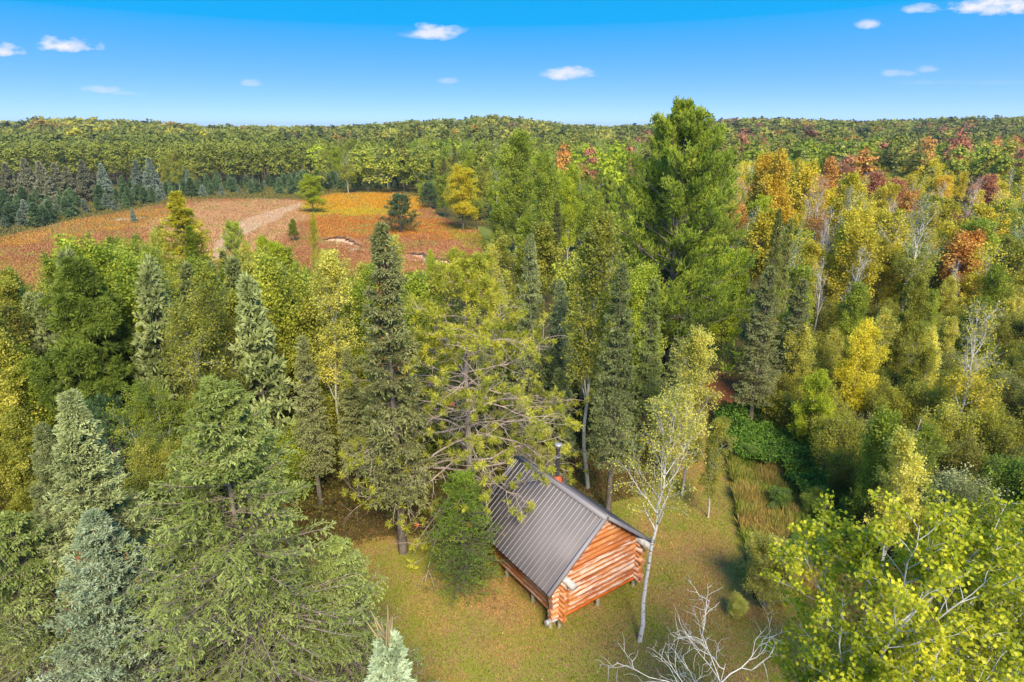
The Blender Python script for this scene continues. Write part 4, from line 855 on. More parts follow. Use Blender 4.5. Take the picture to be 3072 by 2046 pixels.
def pk(x, y):
    r = rnd.random()
    if r < .45: P1(rnd.choice(m_shr), 'alder_shrub', x, y, rnd.uniform(3, 5), 'olive undergrowth shrub beneath the white-trunked birches', 'shrub', 'undergrowth shrubs below the birches', leafm=LM['shrub'], wide=1.2)
    elif r < .85:
        c = rnd.choice(['aspen', 'aspy', 'aspy', 'grnb']); P1(rnd.choice(m_asp), 'birch_tree', x, y, rnd.uniform(8, 11), {'aspen': 'yellow-green birch rising over the alder thicket', 'aspy': 'yellow birch rising over the alder thicket', 'grnb': 'green birch rising over the alder thicket'}[c], 'birch', 'birches over the alder thicket, ' + c.replace('aspen', 'yellow-green').replace('aspy', 'yellow').replace('grnb', 'green'), leafm=LM[c])
    else: P1(m_bare, 'dead_tree', x, y, rnd.uniform(7, 9), 'bare white birch stem among the yellow birches', 'tree', 'bare birches among the yellow ones')
print('r2', scatter(90, ZR2, 2.4, pk))
ZR3 = [(1620, 640), (1640, 520), (1700, 440), (1900, 400), (2600, 395), (2800, 560), (2600, 640), (2000, 680), (1850, 740), (1700, 740)]
def pk(x, y):
    n = float(N2(x / 16 + 5, y / 16)); u, v = toD(x, y)
    c = 'yel' if n < .30 else 'aspy' if n < .55 else 'lime' if n < .72 else 'org' if n < .86 else 'red'
    if rnd.random() < .35: c = rnd.choice(['aspy', 'aspy', 'yel', 'yel', 'gold'])
    if rnd.random() < .14: P1(m_bare, 'dead_tree', x, y, rnd.uniform(8, 11), 'leafless pale tree among the autumn birches', 'tree', 'leafless trees among the autumn birches'); return
    nm = {'yel': 'bright yellow', 'aspy': 'golden-green', 'aspen': 'olive-yellow', 'org': 'orange', 'red': 'dusky red', 'lime': 'lime-green', 'gold': 'golden'}[c]
    kk = rnd.choice(m_asp) if rnd.random() < .5 else rnd.choice(m_brd)
    if kk in m_brd: P1(kk, 'maple_tree', x, y, rnd.uniform(7.5, 10), nm + ' round-crowned maple in the autumn wood beyond the huge pine', 'maple', nm + ' maples of the autumn wood', leafm=LM[c])
    else: P1(kk, 'birch_tree', x, y, rnd.uniform(8.5, 11.5), nm + ' slim-stemmed birch in the autumn wood beyond the huge pine', 'birch', nm + ' birches of the autumn wood', leafm=LM[c])
print('r3', scatter(290, ZR3, 3.0, pk))
def pk(x, y):
    c = rnd.choice(['grnb', 'aspen', 'lime', 'grnb']); nm = {'grnb': 'mid-green', 'aspen': 'olive-yellow', 'lime': 'lime-green'}[c]
    P1(rnd.choice(m_brd + m_asp), 'broadleaf_tree', x, y, rnd.uniform(8, 12), nm + ' tree between the golden tree and the huge pine', 'tree', nm + ' trees right of the field', leafm=LM[c])
print('gap', scatter(60, [(975, 440), (1000, 490), (1150, 530), (1170, 560), (1700, 460), (1700, 405), (975, 405)], 4.4, pk))
# forest between huge pine and field, beyond the cabin
ZM = [(1100, 900), (1130, 700), (1150, 600), (1180, 540), (1250, 450), (1640, 430), (1640, 640), (1700, 800), (1640, 850), (1500, 950), (1300, 960)]
def pk(x, y):
    n = float(N3(x / 12, y / 12 + 3)); r = rnd.random()
    if r < .18: c = rnd.choice(['dgr', 'olive', 'brn']); P1(rnd.choice(m_spr), 'fir_tree', x, y, rnd.uniform(7, 10), {'dgr': 'dark fir in the mixed wood behind the tall birch', 'olive': 'grey-green fir in the mixed wood behind the tall birch', 'brn': 'brownish fir in the mixed wood behind the tall birch'}[c], 'fir', c.replace('dgr', 'dark').replace('brn', 'brownish') + ' firs of the mixed wood', leafm=LM[c], wide=.8); return
    c = 'grnb' if n < .5 else 'aspen' if n < .72 else 'lime' if n < .88 else 'dkb'
    nm = {'grnb': 'mid-green', 'aspen': 'olive-yellow', 'lime': 'lime-green', 'dkb': 'dark green'}[c]
    kk = (rnd.choice([ka_s] + n_brd) if y < 50 else rnd.choice(m_asp)) if rnd.random() < .6 else rnd.choice(n_brd if y < 50 else m_brd)
    P1(kk, 'broadleaf_tree', x, y, rnd.uniform(6.5, 9.5), nm + ' broadleaf tree in the mixed wood behind the tall birch', 'tree', nm + ' broadleaves of the mixed wood', leafm=LM[c])
print('mid', scatter(120, ZM, 2.8, pk))
# left understorey between the named trees
ZL = [(-400, 1400), (-400, 760), (0, 740), (300, 700), (640, 730), (860, 740), (1000, 740), (1060, 820), (1060, 1000), (850, 1180), (640, 1260), (400, 1300), (200, 1500)]
def pk(x, y):
    if rnd.random() < .8:
        c = rnd.choice(['grnb', 'shrub', 'dkb', 'grnb', 'aspen']); nm = {'grnb': 'mid-green', 'shrub': 'olive', 'dkb': 'dark green', 'aspen': 'yellowish'}[c]
        P1(rnd.choice(m_shr), 'undergrowth_shrub', x, y, rnd.uniform(3, 5.5), nm + ' leafy undergrowth shrub between the aspens and the spruces', 'shrub', nm + ' undergrowth shrubs among the aspens', leafm=LM[c])
    else: P1(rnd.choice(m_spr), 'fir_tree', x, y, rnd.uniform(3.5, 6), 'small dark fir in the shade between the aspens', 'fir', 'small dark firs among the aspens')
print('left', scatter(120, ZL, 1.9, pk))
ZB = [(1000, 1090), (1060, 900), (1300, 900), (1560, 930), (1560, 980), (1440, 1060), (1280, 1080)]
def pk(x, y): P1(rnd.choice(m_spr), 'fir_tree', x, y, rnd.uniform(3, 7), 'sage-green young fir in the shade behind the cabin', 'fir', 'young firs behind the cabin', leafm=LM['sage'], wide=.8)
print('behind', scatter(34, ZB, 1.7, pk))
def tipz(x, y, v):
    lo, hi = .1, 40
    for _ in range(22):
        m = (lo + hi) / 2
        if toD(x, y, m)[1] > v: lo = m
        else: hi = m
    return lo
def canopy(n, poly, dmin, us, vs, spread, sp, hlim=(4, 13)):
    def pk(x, y):
        u = toD(x, y, 6)[0]; v = np.interp(u, us, vs) + rnd.random() ** .8 * spread; h = tipz(x, y, v)
        if not hlim[0] < h < hlim[1] or not free(x, y, 2.3): return
        sp(x, y, h)
    return scatter(n, poly, dmin, pk)
def sp_left(x, y, h):
    r = rnd.random(); c = rnd.choice(['aspen', 'grnb', 'grnb', 'birch', 'cgrn', 'grnb', 'dkb', 'dkb']); nm = {'aspen': 'olive-yellow', 'grnb': 'mid-green', 'birch': 'greyish green', 'cgrn': 'soft green', 'dkb': 'dark green'}[c]
    if r < .3: P1(rnd.choice(m_spr), 'fir_tree', x, y, h, 'green fir standing among the aspens between the field and the cabin', 'fir', 'green firs between the field and the cabin', leafm=LM['sage'], wide=.7); return
    kk = (rnd.choice([ka_s, ka_s, n_brd[1]]) if r < .65 else n_brd[0]) if y < 55 else rnd.choice(m_asp + [ka_s, ka_s]) if r < .65 else rnd.choice(m_brd)
    P1(kk, 'aspen_tree' if kk not in m_brd + n_brd else 'maple_tree', x, y, h, nm + ' broadleaf tree in the belt between the field and the cabin', 'tree', nm + ' trees of the belt below the field', leafm=LM[c], wide=rnd.uniform(.75, 1.0))
print('belt', canopy(175, [(-250, 1250), (-250, 720), (0, 720), (400, 700), (800, 700), (1050, 720), (1060, 900), (1000, 1080), (760, 1130), (300, 1120), (100, 1180)], 2.5,
      [-300, 0, 110, 150, 240, 330, 420, 520, 640, 720, 830, 930, 1060], [635, 630, 665, 580, 525, 530, 570, 550, 545, 560, 590, 590, 590], 80, sp_left))
print('belt2', canopy(90, [(1060, 1000), (1060, 800), (1120, 620), (1180, 540), (1700, 500), (1720, 800), (1640, 860), (1540, 980), (1300, 1040)], 2.6,
      [1050, 1120, 1200, 1300, 1400, 1480, 1700], [640, 600, 520, 480, 500, 520, 560], 170, sp_left, (5, 14)))
def sp_r(x, y, h):
    r = rnd.random(); n = float(N2(x / 9, y / 9)); c = 'aspen' if n < .30 else 'grnb' if n < .36 else 'aspy' if n < .72 else 'org' if n < .78 else 'lime' if n < .92 else 'red'
    nm = {'aspen': 'olive-yellow', 'grnb': 'mid-green', 'aspy': 'golden-green', 'org': 'orange-tinged', 'lime': 'lime-green', 'red': 'reddish'}[c]
    P1(rnd.choice(([n_brd[0], n_brd[1]] if y < 55 else m_brd[:2]) + [ka_s, ka_s]), 'birch_tree', x, y, h, nm + ' tree filling the canopy beyond the alder thicket', 'tree', nm + ' canopy trees beyond the thicket', leafm=LM[c], wide=rnd.uniform(.85, 1.1))
print('belt3', canopy(110, [(1700, 640), (1720, 520), (2500, 500), (2800, 640), (2600, 800), (2050, 760), (1900, 800), (1750, 780)], 3.0,
      [1650, 1750, 1900, 2100, 2400], [450, 470, 440, 470, 480], 180, sp_r, (5, 12)))
# ---- spruce plantation beyond the field
s_sm = [K('s_sm%d' % i, gen_spruce(80 + i, 4, 1.35, nb=80, kb=6, ks=5, sl=.30, sw=.11, pw=.8, rag=.2, twigs=False, elev=(0, 45)), 4, BARK_GREY, LM['dgr'], True) for i in range(3)]
s_bg = [K('s_bg%d' % i, gen_spruce(85 + i, 10, 2.9, nb=170, kb=8, ks=6, sl=.42, sw=.15, pw=.85, rag=.15, twigs=False, gap=.8, hang=.15), 10, BARK_GREY, LM['dgr'], True) for i in range(2)]
pl_grn = leaf('plantation_green', (.060, .105, .045), (.125, .200, .085), (.25, .34, .15), .12, var=.12)
pl_blue = leaf('plantation_blue', (.095, .125, .085), (.20, .255, .185), (.36, .42, .33), .1)
pl_big = leaf('plantation_big', (.095, .100, .055), (.19, .195, .115), (.33, .335, .21), .1)
ZP = [(-300, 560), (0, 545), (180, 500), (300, 480), (420, 455), (560, 448), (690, 450), (740, 436), (960, 433), (960, 418), (700, 424), (420, 428), (280, 445), (0, 458), (-300, 470)]
def pk(x, y):
    b = rnd.random() < .13
    P1(rnd.choice(s_sm), 'spruce_tree', x, y, rnd.uniform(2.2, 5.4) * (.7 if b else 1), 'small blue spruce in the plantation rows beyond the field' if b else 'small green spruce in the plantation rows beyond the field', 'spruce', 'blue spruces in the plantation rows' if b else 'green spruces in the plantation rows', leafm=pl_blue if b else pl_grn, wide=rnd.uniform(.9, 1.25))
print('plant', scatter(290, ZP, 2.3, pk, tries=80))
for (u, vb, vt, c, lb) in [(12, 470, 372, 'g', 'tall grey-green spruce first in the row at the picture edge'), (55, 472, 362, 'g', 'tall grey-green spruce in the row, just before the broad dark one'), (90, 475, 368, 'g', 'broad grey-brown spruce with level tiers in the row beyond the plantation'), (125, 470, 372, 'g', 'grey-brown spruce near the middle of the row of big spruces'),
                           (152, 468, 380, 'g', 'lower dark spruce inside the row of big spruces'), (188, 466, 365, 'g', 'tall brown-green spruce beside the silvery one in the row'), (232, 462, 374, 'b', 'silvery spruce ending the row of big spruces'), (-40, 475, 370, 'g', 'spruce cut off at the start of the big row'),
                           (312, 458, 366, 'b', 'blue spruce, fuller one of the pair by the shed gap'), (342, 458, 360, 'b', 'blue spruce, taller one of the pair by the shed gap'), (640, 425, 372, 'b', 'pale blue spruce alone in front of the pine band'), (746, 425, 378, 'b', 'blue spruce behind the round yellow-green tree'),
                           (430, 430, 384, 'b', 'thin blue spruce behind the pale green poplar spire'), (533, 430, 390, 'b', 'small blue spruce near the white pole'), (583, 428, 392, 'b', 'small blue spruce right below the white pole'),
                           (303, 512, 478, 'b', 'bright blue young spruce beside the stack of boards')]:
    x, y, h = at_base(u, vb, vt); P1(rnd.choice(s_bg), 'spruce_tree', x, y, h, lb, 'spruce', 'big spruces beyond the plantation', leafm=pl_blue if c == 'b' else pl_big, wide=1.0 if c == 'g' else .95)
for (u, vb, vt, lb) in [(400, 450, 345, 'pale yellow-green poplar spire behind the blue spruce pair'), (375, 445, 362, 'lower yellow-green poplar beside the pale spire'), (440, 440, 378, 'narrow yellow-green poplar next to the thin blue spruce')]:
    x, y, h = at_base(u, vb, vt); P1(m_asp[0], 'poplar_tree', x, y, h, lb, 'poplar', leafm=LM['aspen'], wide=.85)
def pk(x, y):
    if rnd.random() < .5: P1(rnd.choice(s_sm), 'spruce_tree', x, y, rnd.uniform(3, 6), 'small dark spruce where the orange field meets the wood', 'spruce', 'small spruces at the end of the orange field', leafm=pl_grn, wide=1.2)
    else: P1(rnd.choice(m_shr), 'edge_shrub', x, y, rnd.uniform(3, 5.5), 'green shrub where the orange field meets the wood', 'shrub', 'green shrubs at the end of the orange field', leafm=LM['grnb'], wide=1.3)
print('edge', scatter(40, [(955, 452), (965, 425), (1180, 425), (1180, 520), (1140, 520), (1100, 515), (1010, 490)], 3.2, pk))
# ---- red pine band, individual front trees then the mass
f_pin = [K('f_pin%d' % i, gen_clump(90 + i, 13, 2.6, nc=24, nq=30, qs=.62, bole=.3), 13, BARK_GREY, LM['rpf'], True) for i in range(4)]
f_brd = [K('f_brd%d' % i, gen_clump(95 + i, 14, 3.7, nc=26, nq=34, qs=.8, bole=.25), 14, BARK_GREY, LM['grnb'], True) for i in range(4)]
f_con = [K('f_con%d' % i, gen_clump(99 + i, 14, 3.0, nc=24, nq=26, qs=.75, bole=.1, cone=True), 14, BARK_GREY, LM['dgr'], True) for i in range(2)]
def sl_(u, y): return ((u * .43501 - 512) / FPX) * (y * math.cos(PITCH) + 5.65)   # x of bearing u at distance y
def scat_w(n, u0, u1, y0, y1, dmin, pick, tries=30):
    c = 0; loc = {}
    for _ in range(n * tries):
        if c >= n: break
        y = rnd.uniform(y0, y1); x = sl_(rnd.uniform(u0, u1), y)
        q = (int(x // dmin), int(y // dmin))
        if any((x - a) ** 2 + (y - b) ** 2 < dmin * dmin for i in (-1, 0, 1) for j in (-1, 0, 1) for (a, b) in loc.get((q[0] + i, q[1] + j), ())): continue
        loc.setdefault(q, []).append((x, y)); pick(x, y); c += 1
    return c
def pk(x, y): P1(rnd.choice(f_pin), 'pine_tree', x, y, rnd.uniform(11.5, 13.5), 'rounded olive-green red pine in the dense band beyond the spruce plantation', 'pine', 'red pines in the band beyond the plantation', wide=rnd.uniform(.95, 1.25))
print('pines', scat_w(290, -150, 730, 205, 285, 4.0, pk))
def pk(x, y):
    n = float(N2(x / 20, y / 20 + 9)); r = rnd.random(); u = toD(x, y)[0]
    if r < .14: P1(rnd.choice(f_con), 'fir_tree', x, y, rnd.uniform(10, 15), 'dark fir spire in the wood beyond the orange field', 'fir', 'dark firs beyond the orange field', leafm=LM['dgr'], wide=.85); return
    c = 'aspen' if n < .48 else 'grnb' if n < .8 else 'lime' if n < .9 else 'dkb'
    nm = {'grnb': 'mid-green', 'aspen': 'pale yellow-green', 'lime': 'lime-green', 'dkb': 'dark green'}[c]
    kk = rnd.choice(f_brd) if rnd.random() < .45 else rnd.choice(m_asp)
    c2_ = {'aspen': 'cgrn'}.get(c, c)
    P1(kk, 'poplar_tree', x, y, rnd.uniform(10.5, 14), nm + ' tree in the wood beyond the orange field', 'tree', nm + ' trees beyond the orange field', leafm=LM[c2_], wide=rnd.uniform(1., 1.2))
print('centre', scat_w(230, 730, 1480, 182, 290, 4.6, pk))
def pk(x, y):
    n = float(N1(x / 22 + 3, y / 22)); r = rnd.random()
    if r < .2: P1(rnd.choice(f_con), 'fir_tree', x, y, rnd.uniform(12, 16), 'dark fir in the tall mixed wood behind the autumn birches', 'fir', 'dark firs of the tall mixed wood', leafm=LM['dgr']); return
    c = 'dkb' if n < .40 else 'grnb' if n < .62 else 'shrub' if n < .72 else 'red' if n < .82 else 'org' if n < .90 else 'aspen'
    nm = {'dkb': 'dark green', 'grnb': 'mid-green', 'shrub': 'brown-green', 'red': 'dusky red', 'org': 'orange', 'aspen': 'olive-yellow'}[c]
    P1(rnd.choice(f_brd), 'hardwood_tree', x, y, rnd.uniform(12, 16.0), nm + ' hardwood in the tall mixed wood behind the autumn birches', 'tree', nm + ' hardwoods of the tall mixed wood', leafm=LM[c], wide=rnd.uniform(.95, 1.25))
print('right far', scat_w(280, 1480, 2700, 150, 300, 4.8, pk))
for (u, y, h, c, lb) in [(1372, 260, 19, 'dgr', 'dark shaggy pine poking above the horizon beside the huge pine'), (745, 230, 10, 'red', 'dark red maple at the edge of the pine band'), (510, 300, 13, 'red', 'red-brown maple on the skyline dip')]:
    x = sl_(u, y); kk = f_con[0] if c == 'dgr' else f_brd[0]; P1(kk, 'maple_tree' if c == 'red' else 'pine_tree', x, y, h, lb, 'maple' if c == 'red' else 'pine', leafm=LM[c])
for (u, y, h, lb) in [(1905, 200, 20, 'lone black spire'), (1938, 205, 20.8, 'tallest black spire'), (1920, 210, 19.5, 'smallest black spire'), (2012, 195, 20.5, 'straight black spire by itself'), (2062, 205, 20.0, 'thick dark spire near the tall maples')]:
    x = sl_(u, y); P1(f_con[1], 'spruce_tree', x, y, h, lb + ' of dead spruce breaking the skyline', 'spruce', leafm=LM['dgr'], wide=.28)
NC = [('org', 'orange'), ('red', 'dusky red'), ('yel', 'bright yellow'), ('lime', 'lime-green'), ('gold', 'golden')]
for (u, vt, y, c, wd, lb) in [(1768, 345, 95, 'gold', 1.3, 'golden maple beside the bare pale tree, against the huge pine'), (1730, 352, 100, 'gold', 1.1, 'golden-orange maple tucked behind the huge pine'), (1690, 298, 170, 'red', 1.0, 'dusky red maple just clear of the huge pine'), (1735, 305, 165, 'red', 1.0, 'second dusky red maple right of the huge pine'),
    (1885, 362, 110, 'org', 1.2, 'orange maple between the golden maple and the dark tall wood'), (1965, 335, 140, 'org', 1.3, 'bright orange-red maple at the foot of the tall mixed wood'), (1930, 350, 135, 'red', .9, 'reddish maple beside the bright orange-red one'), (2110, 312, 165, 'org', 1.1, 'orange maple high in the tall mixed wood'),
    (2175, 292, 170, 'red', 1.4, 'large russet maple in the tall mixed wood'), (2260, 330, 160, 'shrub', 1.3, 'brown-green maple beside the large russet one'), (2330, 300, 170, 'red', 1.1, 'russet maple at the picture edge of the tall wood'), (2040, 300, 175, 'dkb', 1.5, 'large dark maple left of the orange one in the tall wood'), (1990, 395, 105, 'red', 1.0, 'pinkish-red small maple among bare stems'), (2035, 410, 100, 'red', .9, 'smaller pinkish maple among bare stems'),
    (2070, 440, 88, 'org', 1.1, 'soft orange maple above the white-trunked birches'), (2240, 400, 100, 'red', .9, 'crimson maple behind the bare white-topped birch'), (1290, 322, 150, 'org', .9, 'orange-tinged maple behind the big poplar'), (1350, 330, 145, 'red', .9, 'dusky red maple left of the lime-green tree'), (1405, 318, 130, 'lime', 1.2, 'lime-green tree standing out left of the huge pine'), (1440, 325, 150, 'red', .7, 'thin reddish maple against the huge pine'),
    (1835, 370, 100, 'aspy', 1.3, 'pale golden birch left of the orange maple'), (1925, 400, 90, 'yel', 1.2, 'bright yellow birch below the orange maple'), (930, 300, 190, 'dkb', 1.0, 'dark round tree in the wood beyond the field'), (2225, 470, 75, 'aspy', 1.2, 'golden-green birch near the bare white-topped one'), (2200, 560, 62, 'yel', .9, 'yellow maple glowing above the undergrowth')]:
    x = sl_(u, y); h = tipz(x, y, vt); kk = rnd.choice(m_brd if y < 130 else f_brd); P1(kk, 'maple_tree', x, y, h, lb, 'maple', leafm=LM[c], wide=wd * 10.5 / max(h, 8))
for (u, vt, y) in [(1720, 470, 70), (1960, 470, 66), (1985, 520, 58), (2010, 450, 72), (2250, 430, 80), (2110, 430, 86), (2140, 410, 95), (1915, 480, 64), (1840, 430, 80), (2300, 520, 60), (1940, 560, 50), (2060, 480, 70)]:
    x = sl_(u, y); P1(m_bare, 'dead_tree', x, y, tipz(x, y, vt), 'leafless pale tree among the autumn birches', 'tree', 'leafless trees among the autumn birches', wide=1.2)
# ---- the far-off wood on the hills: one mass
def far_mass():
    g = np.random.default_rng(123); pal = dict(p=(.22, .25, .04), g=(.25, .27, .045), d=(.18, .19, .045), y=(.50, .45, .05), o=(.46, .30, .06), r=(.36, .19, .10), c=(.12, .14, .05), a=(.35, .34, .06))
    protos = [gen_clump(200 + i, 13, 3.6, nc=14, nq=14, qs=1.4, bole=.35, cl=.5)[1] for i in range(5)]; con = [gen_clump(210 + i, 14, 2.8, nc=12, nq=10, qs=1.4, bole=.2, cone=True)[1] for i in range(2)]
    PV = [(lambda v: v.reshape(-1, 4, 3)[g.permutation(len(v) // 4)].reshape(-1, 3))(np.concatenate(p.V)) for p in protos + con]
    Vs, Cs = [], []
    bands = [(270, 330, 5.2, 13.5), (330, 420, 6.6, 15), (420, 560, 8.4, 17), (560, 700, 13., 18), (1000, 1200, 18, 15), (2000, 2300, 34, 17)]
    for (y0, y1, sp, hh) in bands:
        ys = np.arange(y0, y1, sp)
        for y in ys:
            xs = np.arange(sl_(-60, y), sl_(2420, y), sp) + g.uniform(-.5, .5) * sp
            for x in xs:
                xx, yy = x + g.uniform(-.8, .8) * sp, y + g.uniform(-.8, .8) * sp; u = (512 + FPX * xx / (yy * math.cos(PITCH) + 5.65)) / .43501
                if yy < 285 and u < 740: continue
                if yy < 300 and u > 730: continue
                n = float(N1(xx / 28 + 1, yy / 28)); r = g.random(); ci = g.integers(0, 5)
                if u < 760 and yy < 345: c = 'p'
                elif u < 480: c = 'y' if n > .72 else 'o' if (n > .60 and r < .35) else 'a' if n > .42 else 'g' if r < .6 else 'd'
                elif u < 1450: c = 'g' if n < .5 else 'a' if n < .72 else 'd' if r < .7 else ('r' if r < .8 else 'o')
                else: c = 'd' if n < .4 else 'g' if n < .62 else 'r' if r < .22 else 'o' if r < .36 else 'a' if r < .7 else 'd'
                if r > .95: ci = 5 + g.integers(0, 2); c = 'c'
                V = PV[ci] if yy < 430 else PV[ci][:len(PV[ci]) // 8 * 4]; s = hh / 13.5 * g.uniform(.78, 1.15); a = g.random() * 6.28; ca_, sa_ = math.cos(a), math.sin(a)
                wd = s * (sp / 5.2 if sp > 5.2 else 1) * g.uniform(.9, 1.15)
                W = np.stack([(V[:, 0] * ca_ - V[:, 1] * sa_) * wd + xx, (V[:, 0] * sa_ + V[:, 1] * ca_) * wd + yy, V[:, 2] * s + float(gz(xx, yy))], 1)
                Vs.append(W.astype(np.float32)); col = np.array(pal[c]) * g.uniform(.8, 1.25)
                q = len(V) // 4; Cs.append(np.repeat(col[None] * g.uniform(.86, 1.16, (q, 1)), 4, 0).astype(np.float32))
    V = np.concatenate(Vs); C = np.concatenate(Cs); print('far trees', len(Vs), len(V) // 4)
    o = mobj('far_woods', nmesh('far_woods', V, np.arange(len(V)).reshape(-1, 4), leafcol('far_leaves', .35), col=C)); tag(o, 'far-off wooded hills in green and yellow', 'woods', kind='stuff')
far_mass()

# ---------------------------------------------------------------- ground cover
def blades(name, poly, n, h, wd, colf, label, cat, z=0., up=.8, seed=0, spread=.5, flat=False, excl=None, jit=1.):
    g = np.random.default_rng(seed); P = np.array(poly); lo, hi = P.min(0), P.max(0)
    X = g.uniform(lo, hi, (int(n), 2)); k = inpoly(X[:, 0], X[:, 1], poly)
    if excl is not None:
        for e in excl: k &= ~inpoly(X[:, 0], X[:, 1], e)
    X = X[k]; c, dens = colf(g, X[:, 0], X[:, 1]); kk = g.random(len(X)) < dens; X = X[kk]; c = c[kk]; M = len(X)
    pos = np.c_[X, z + g.uniform(0, 1, M) * (0 if not flat else h)]; d = g.normal(0, spread, (M, 3)); d[:, 2] = np.abs(d[:, 2]) + up
    hs_ = h(X[:, 0], X[:, 1]) if callable(h) else h
    V, F, _ = leaves(pos, d, g.normal(0, 1, (M, 3)), hs_ * g.uniform(.6, 1.3, M), wd, np.zeros(M))
    o = mobj(name, nmesh(name, V, F, M_COVER, col=np.repeat(c, 4, 0))); tag(o, label, cat, kind='stuff'); print(name, M); return o
M_COVER = leafcol('ground_cover', .25)
def mixc(t, a, b): t = np.asarray(t)[:, None]; return np.array(a)[None] * (1 - t) + np.array(b)[None] * t
def fern_col(g, x, y):
    u, v = toD(x, y); r = g.random(len(x)); u = u + g.normal(0, 9, len(x)) + 50 * (fbm(x / 9, y / 9, N2) - .5); v = v + g.normal(0, 2.5, len(x)) + 26 * (fbm(x / 8, y / 8, N3) - .5)
    c = mixc(np.clip(r * .6 + fbm(x / 5, y / 5) * .8 - .2, 0, 1), (.33, .140, .055), (.54, .28, .125))
    straw = inpoly(u, v, [(450, 462), (700, 460), (700, 505), (650, 540), (560, 620), (430, 640), (330, 520)]); c[straw] = mixc(r[straw], (.44, .24, .11), (.66, .43, .22))
    gold = inpoly(u, v, [(700, 470), (770, 440), (960, 440), (990, 470), (950, 500), (700, 488)]); c[gold] = mixc(r[gold], (.50, .21, .015), (.74, .46, .04))
    gy = inpoly(u, v, [(690, 478), (860, 474), (960, 490), (900, 500), (700, 497)]) & (r < .6); c[gy] = mixc(g.random(gy.sum()), (.34, .34, .02), (.60, .50, .03))
    org = inpoly(u, v, [(700, 492), (880, 492), (1010, 510), (1110, 545), (1110, 560), (980, 548), (840, 545), (720, 550)]); c[org] = mixc(r[org], (.42, .14, .03), (.62, .32, .06))
    og = inpoly(u, v, [(1020, 530), (1110, 530), (1120, 570), (1060, 575)]) & (r < .7); c[og] = mixc(g.random(og.sum()), (.20, .26, .02), (.44, .44, .03))
    edge = inpoly(u, v, [(-20, 540), (330, 480), (430, 480), (430, 505), (330, 520), (180, 540), (-20, 580)]) & (r < .45); c[edge] = mixc(g.random(edge.sum()), (.50, .22, .02), (.60, .45, .03))
    trk = inpoly(x, y, TRK)
    dens = np.clip(.35 + 1.3 * fbm(x / 4 + 4, y / 4), 0, 1); dens = np.where(straw, .6, dens); dens = np.where(trk, .16, dens)
    gp = (fbm(x / 3.2 + 2, y / 3.2, N2) > .62) & (r < .55); c[gp] = mixc(g.random(gp.sum()), (.24, .22, .05), (.42, .36, .08))
    low = (v > 600) & (r > .75); c[low] = mixc(g.random(low.sum()), (.22, .22, .03), (.5, .36, .04))
    return c, dens
blades('bracken', FIELD, 560000, lambda x, y: .20 + .0013 * y, .12, fern_col, 'rust and orange bracken covering the field', 'bracken', up=.45, spread=.8, seed=5, z=.05)
def lawn_col(g, x, y):
    f = .6 * fbm(x / 3.4, y / 3.4, N3) + .4 * fbm(x / .9, y / .9, N2); u, v = toD(x, y); tan_ = np.exp(-(((u - 1635) / 60) ** 2 + ((v - 1360) / 190) ** 2)) + .7 * np.exp(-(((u - 1600) / 90) ** 2 + ((v - 1520) / 60) ** 2)) + .8 * np.exp(-(((u - 1130) / 150) ** 2 + ((v - 1370) / 60) ** 2)); gr_ = np.exp(-(((u - 1440) / 90) ** 2 + ((v - 1480) / 50) ** 2)) + .5 * np.exp(-(((u - 1250) / 250) ** 2 + ((v - 1540) / 50) ** 2))
    c = mixc(np.clip((f - .40 - .16 * tan_ + .18 * gr_) * 6 + g.normal(0, .24, len(x)), 0, 1), (.56, .31, .115), (.27, .33, .025)); c *= g.uniform(.4, 1.5, (len(x), 1)); return c, np.ones(len(x))
blades('grass', LAWN, 380000, .085, .020, lawn_col, 'short patchy mown grass round the cabin', 'grass', up=.25, spread=.8, seed=6, z=.012)
def pg(g, x, y): return mixc(g.random(len(x)), (.20, .14, .05), (.26, .27, .05)), np.ones(len(x))
blades('plantation_grass', DP([(-300, 580), (0, 560), (180, 512), (300, 495), (430, 470), (560, 462), (700, 462), (780, 450), (900, 447), (1000, 470), (1150, 540), (1200, 440), (960, 412), (700, 415), (420, 420), (280, 430), (0, 445), (-300, 460)]), 160000, .45, .16, pg, 'rough grass between the plantation spruces', 'grass', up=.4, spread=.8, seed=16, z=.02)
def fl(g, x, y): return mixc(np.clip(g.random(len(x)) + .8 * (fbm(x / 1.3, y / 1.3) - .5), 0, 1), (.22, .10, .045), (.17, .19, .035)) * g.uniform(.6, 1.5, (len(x), 1)), np.ones(len(x))
blades('leaf_litter', DP([(480, 1500), (600, 1200), (800, 1060), (1100, 1000), (1600, 880), (1620, 920), (1560, 1010), (1500, 1130), (1100, 1240), (900, 1240), (700, 1280), (570, 1420)]), 150000, .13, .05, fl, 'needle and leaf litter under the trees round the clearing', 'litter', up=.3, spread=.9, seed=21, z=.02)
def lit(g, x, y): return mixc(g.random(len(x)), (.42, .20, .09), (.75, .55, .28)), np.full(len(x), 1.)
blades('fallen_leaves', LAWN, 1500, .06, .05, lit, 'fallen leaves scattered on the mown grass', 'leaves', up=.05, spread=.8, seed=7, z=.045)
def tg(g, x, y): return mixc(np.clip(fbm(x / .9, y / .9) * 3.2 - 1.1 + g.normal(0, .25, len(x)), 0, 1), (.50, .36, .11), (.27, .36, .05)) * g.uniform(.6, 1.3, (len(x), 1)), np.where(inpoly(x + 2.2 * (fbm(x / .8, y / .8, N3) - .5), y + 2.2 * (fbm(x / .8 + 5, y / .8, N1) - .5), TG), 1., 0.)
TG = DP([(1668, 1040), (1760, 1050), (1830, 1110), (1900, 1230), (1900, 1350), (1800, 1400), (1740, 1390), (1712, 1280), (1688, 1130)])
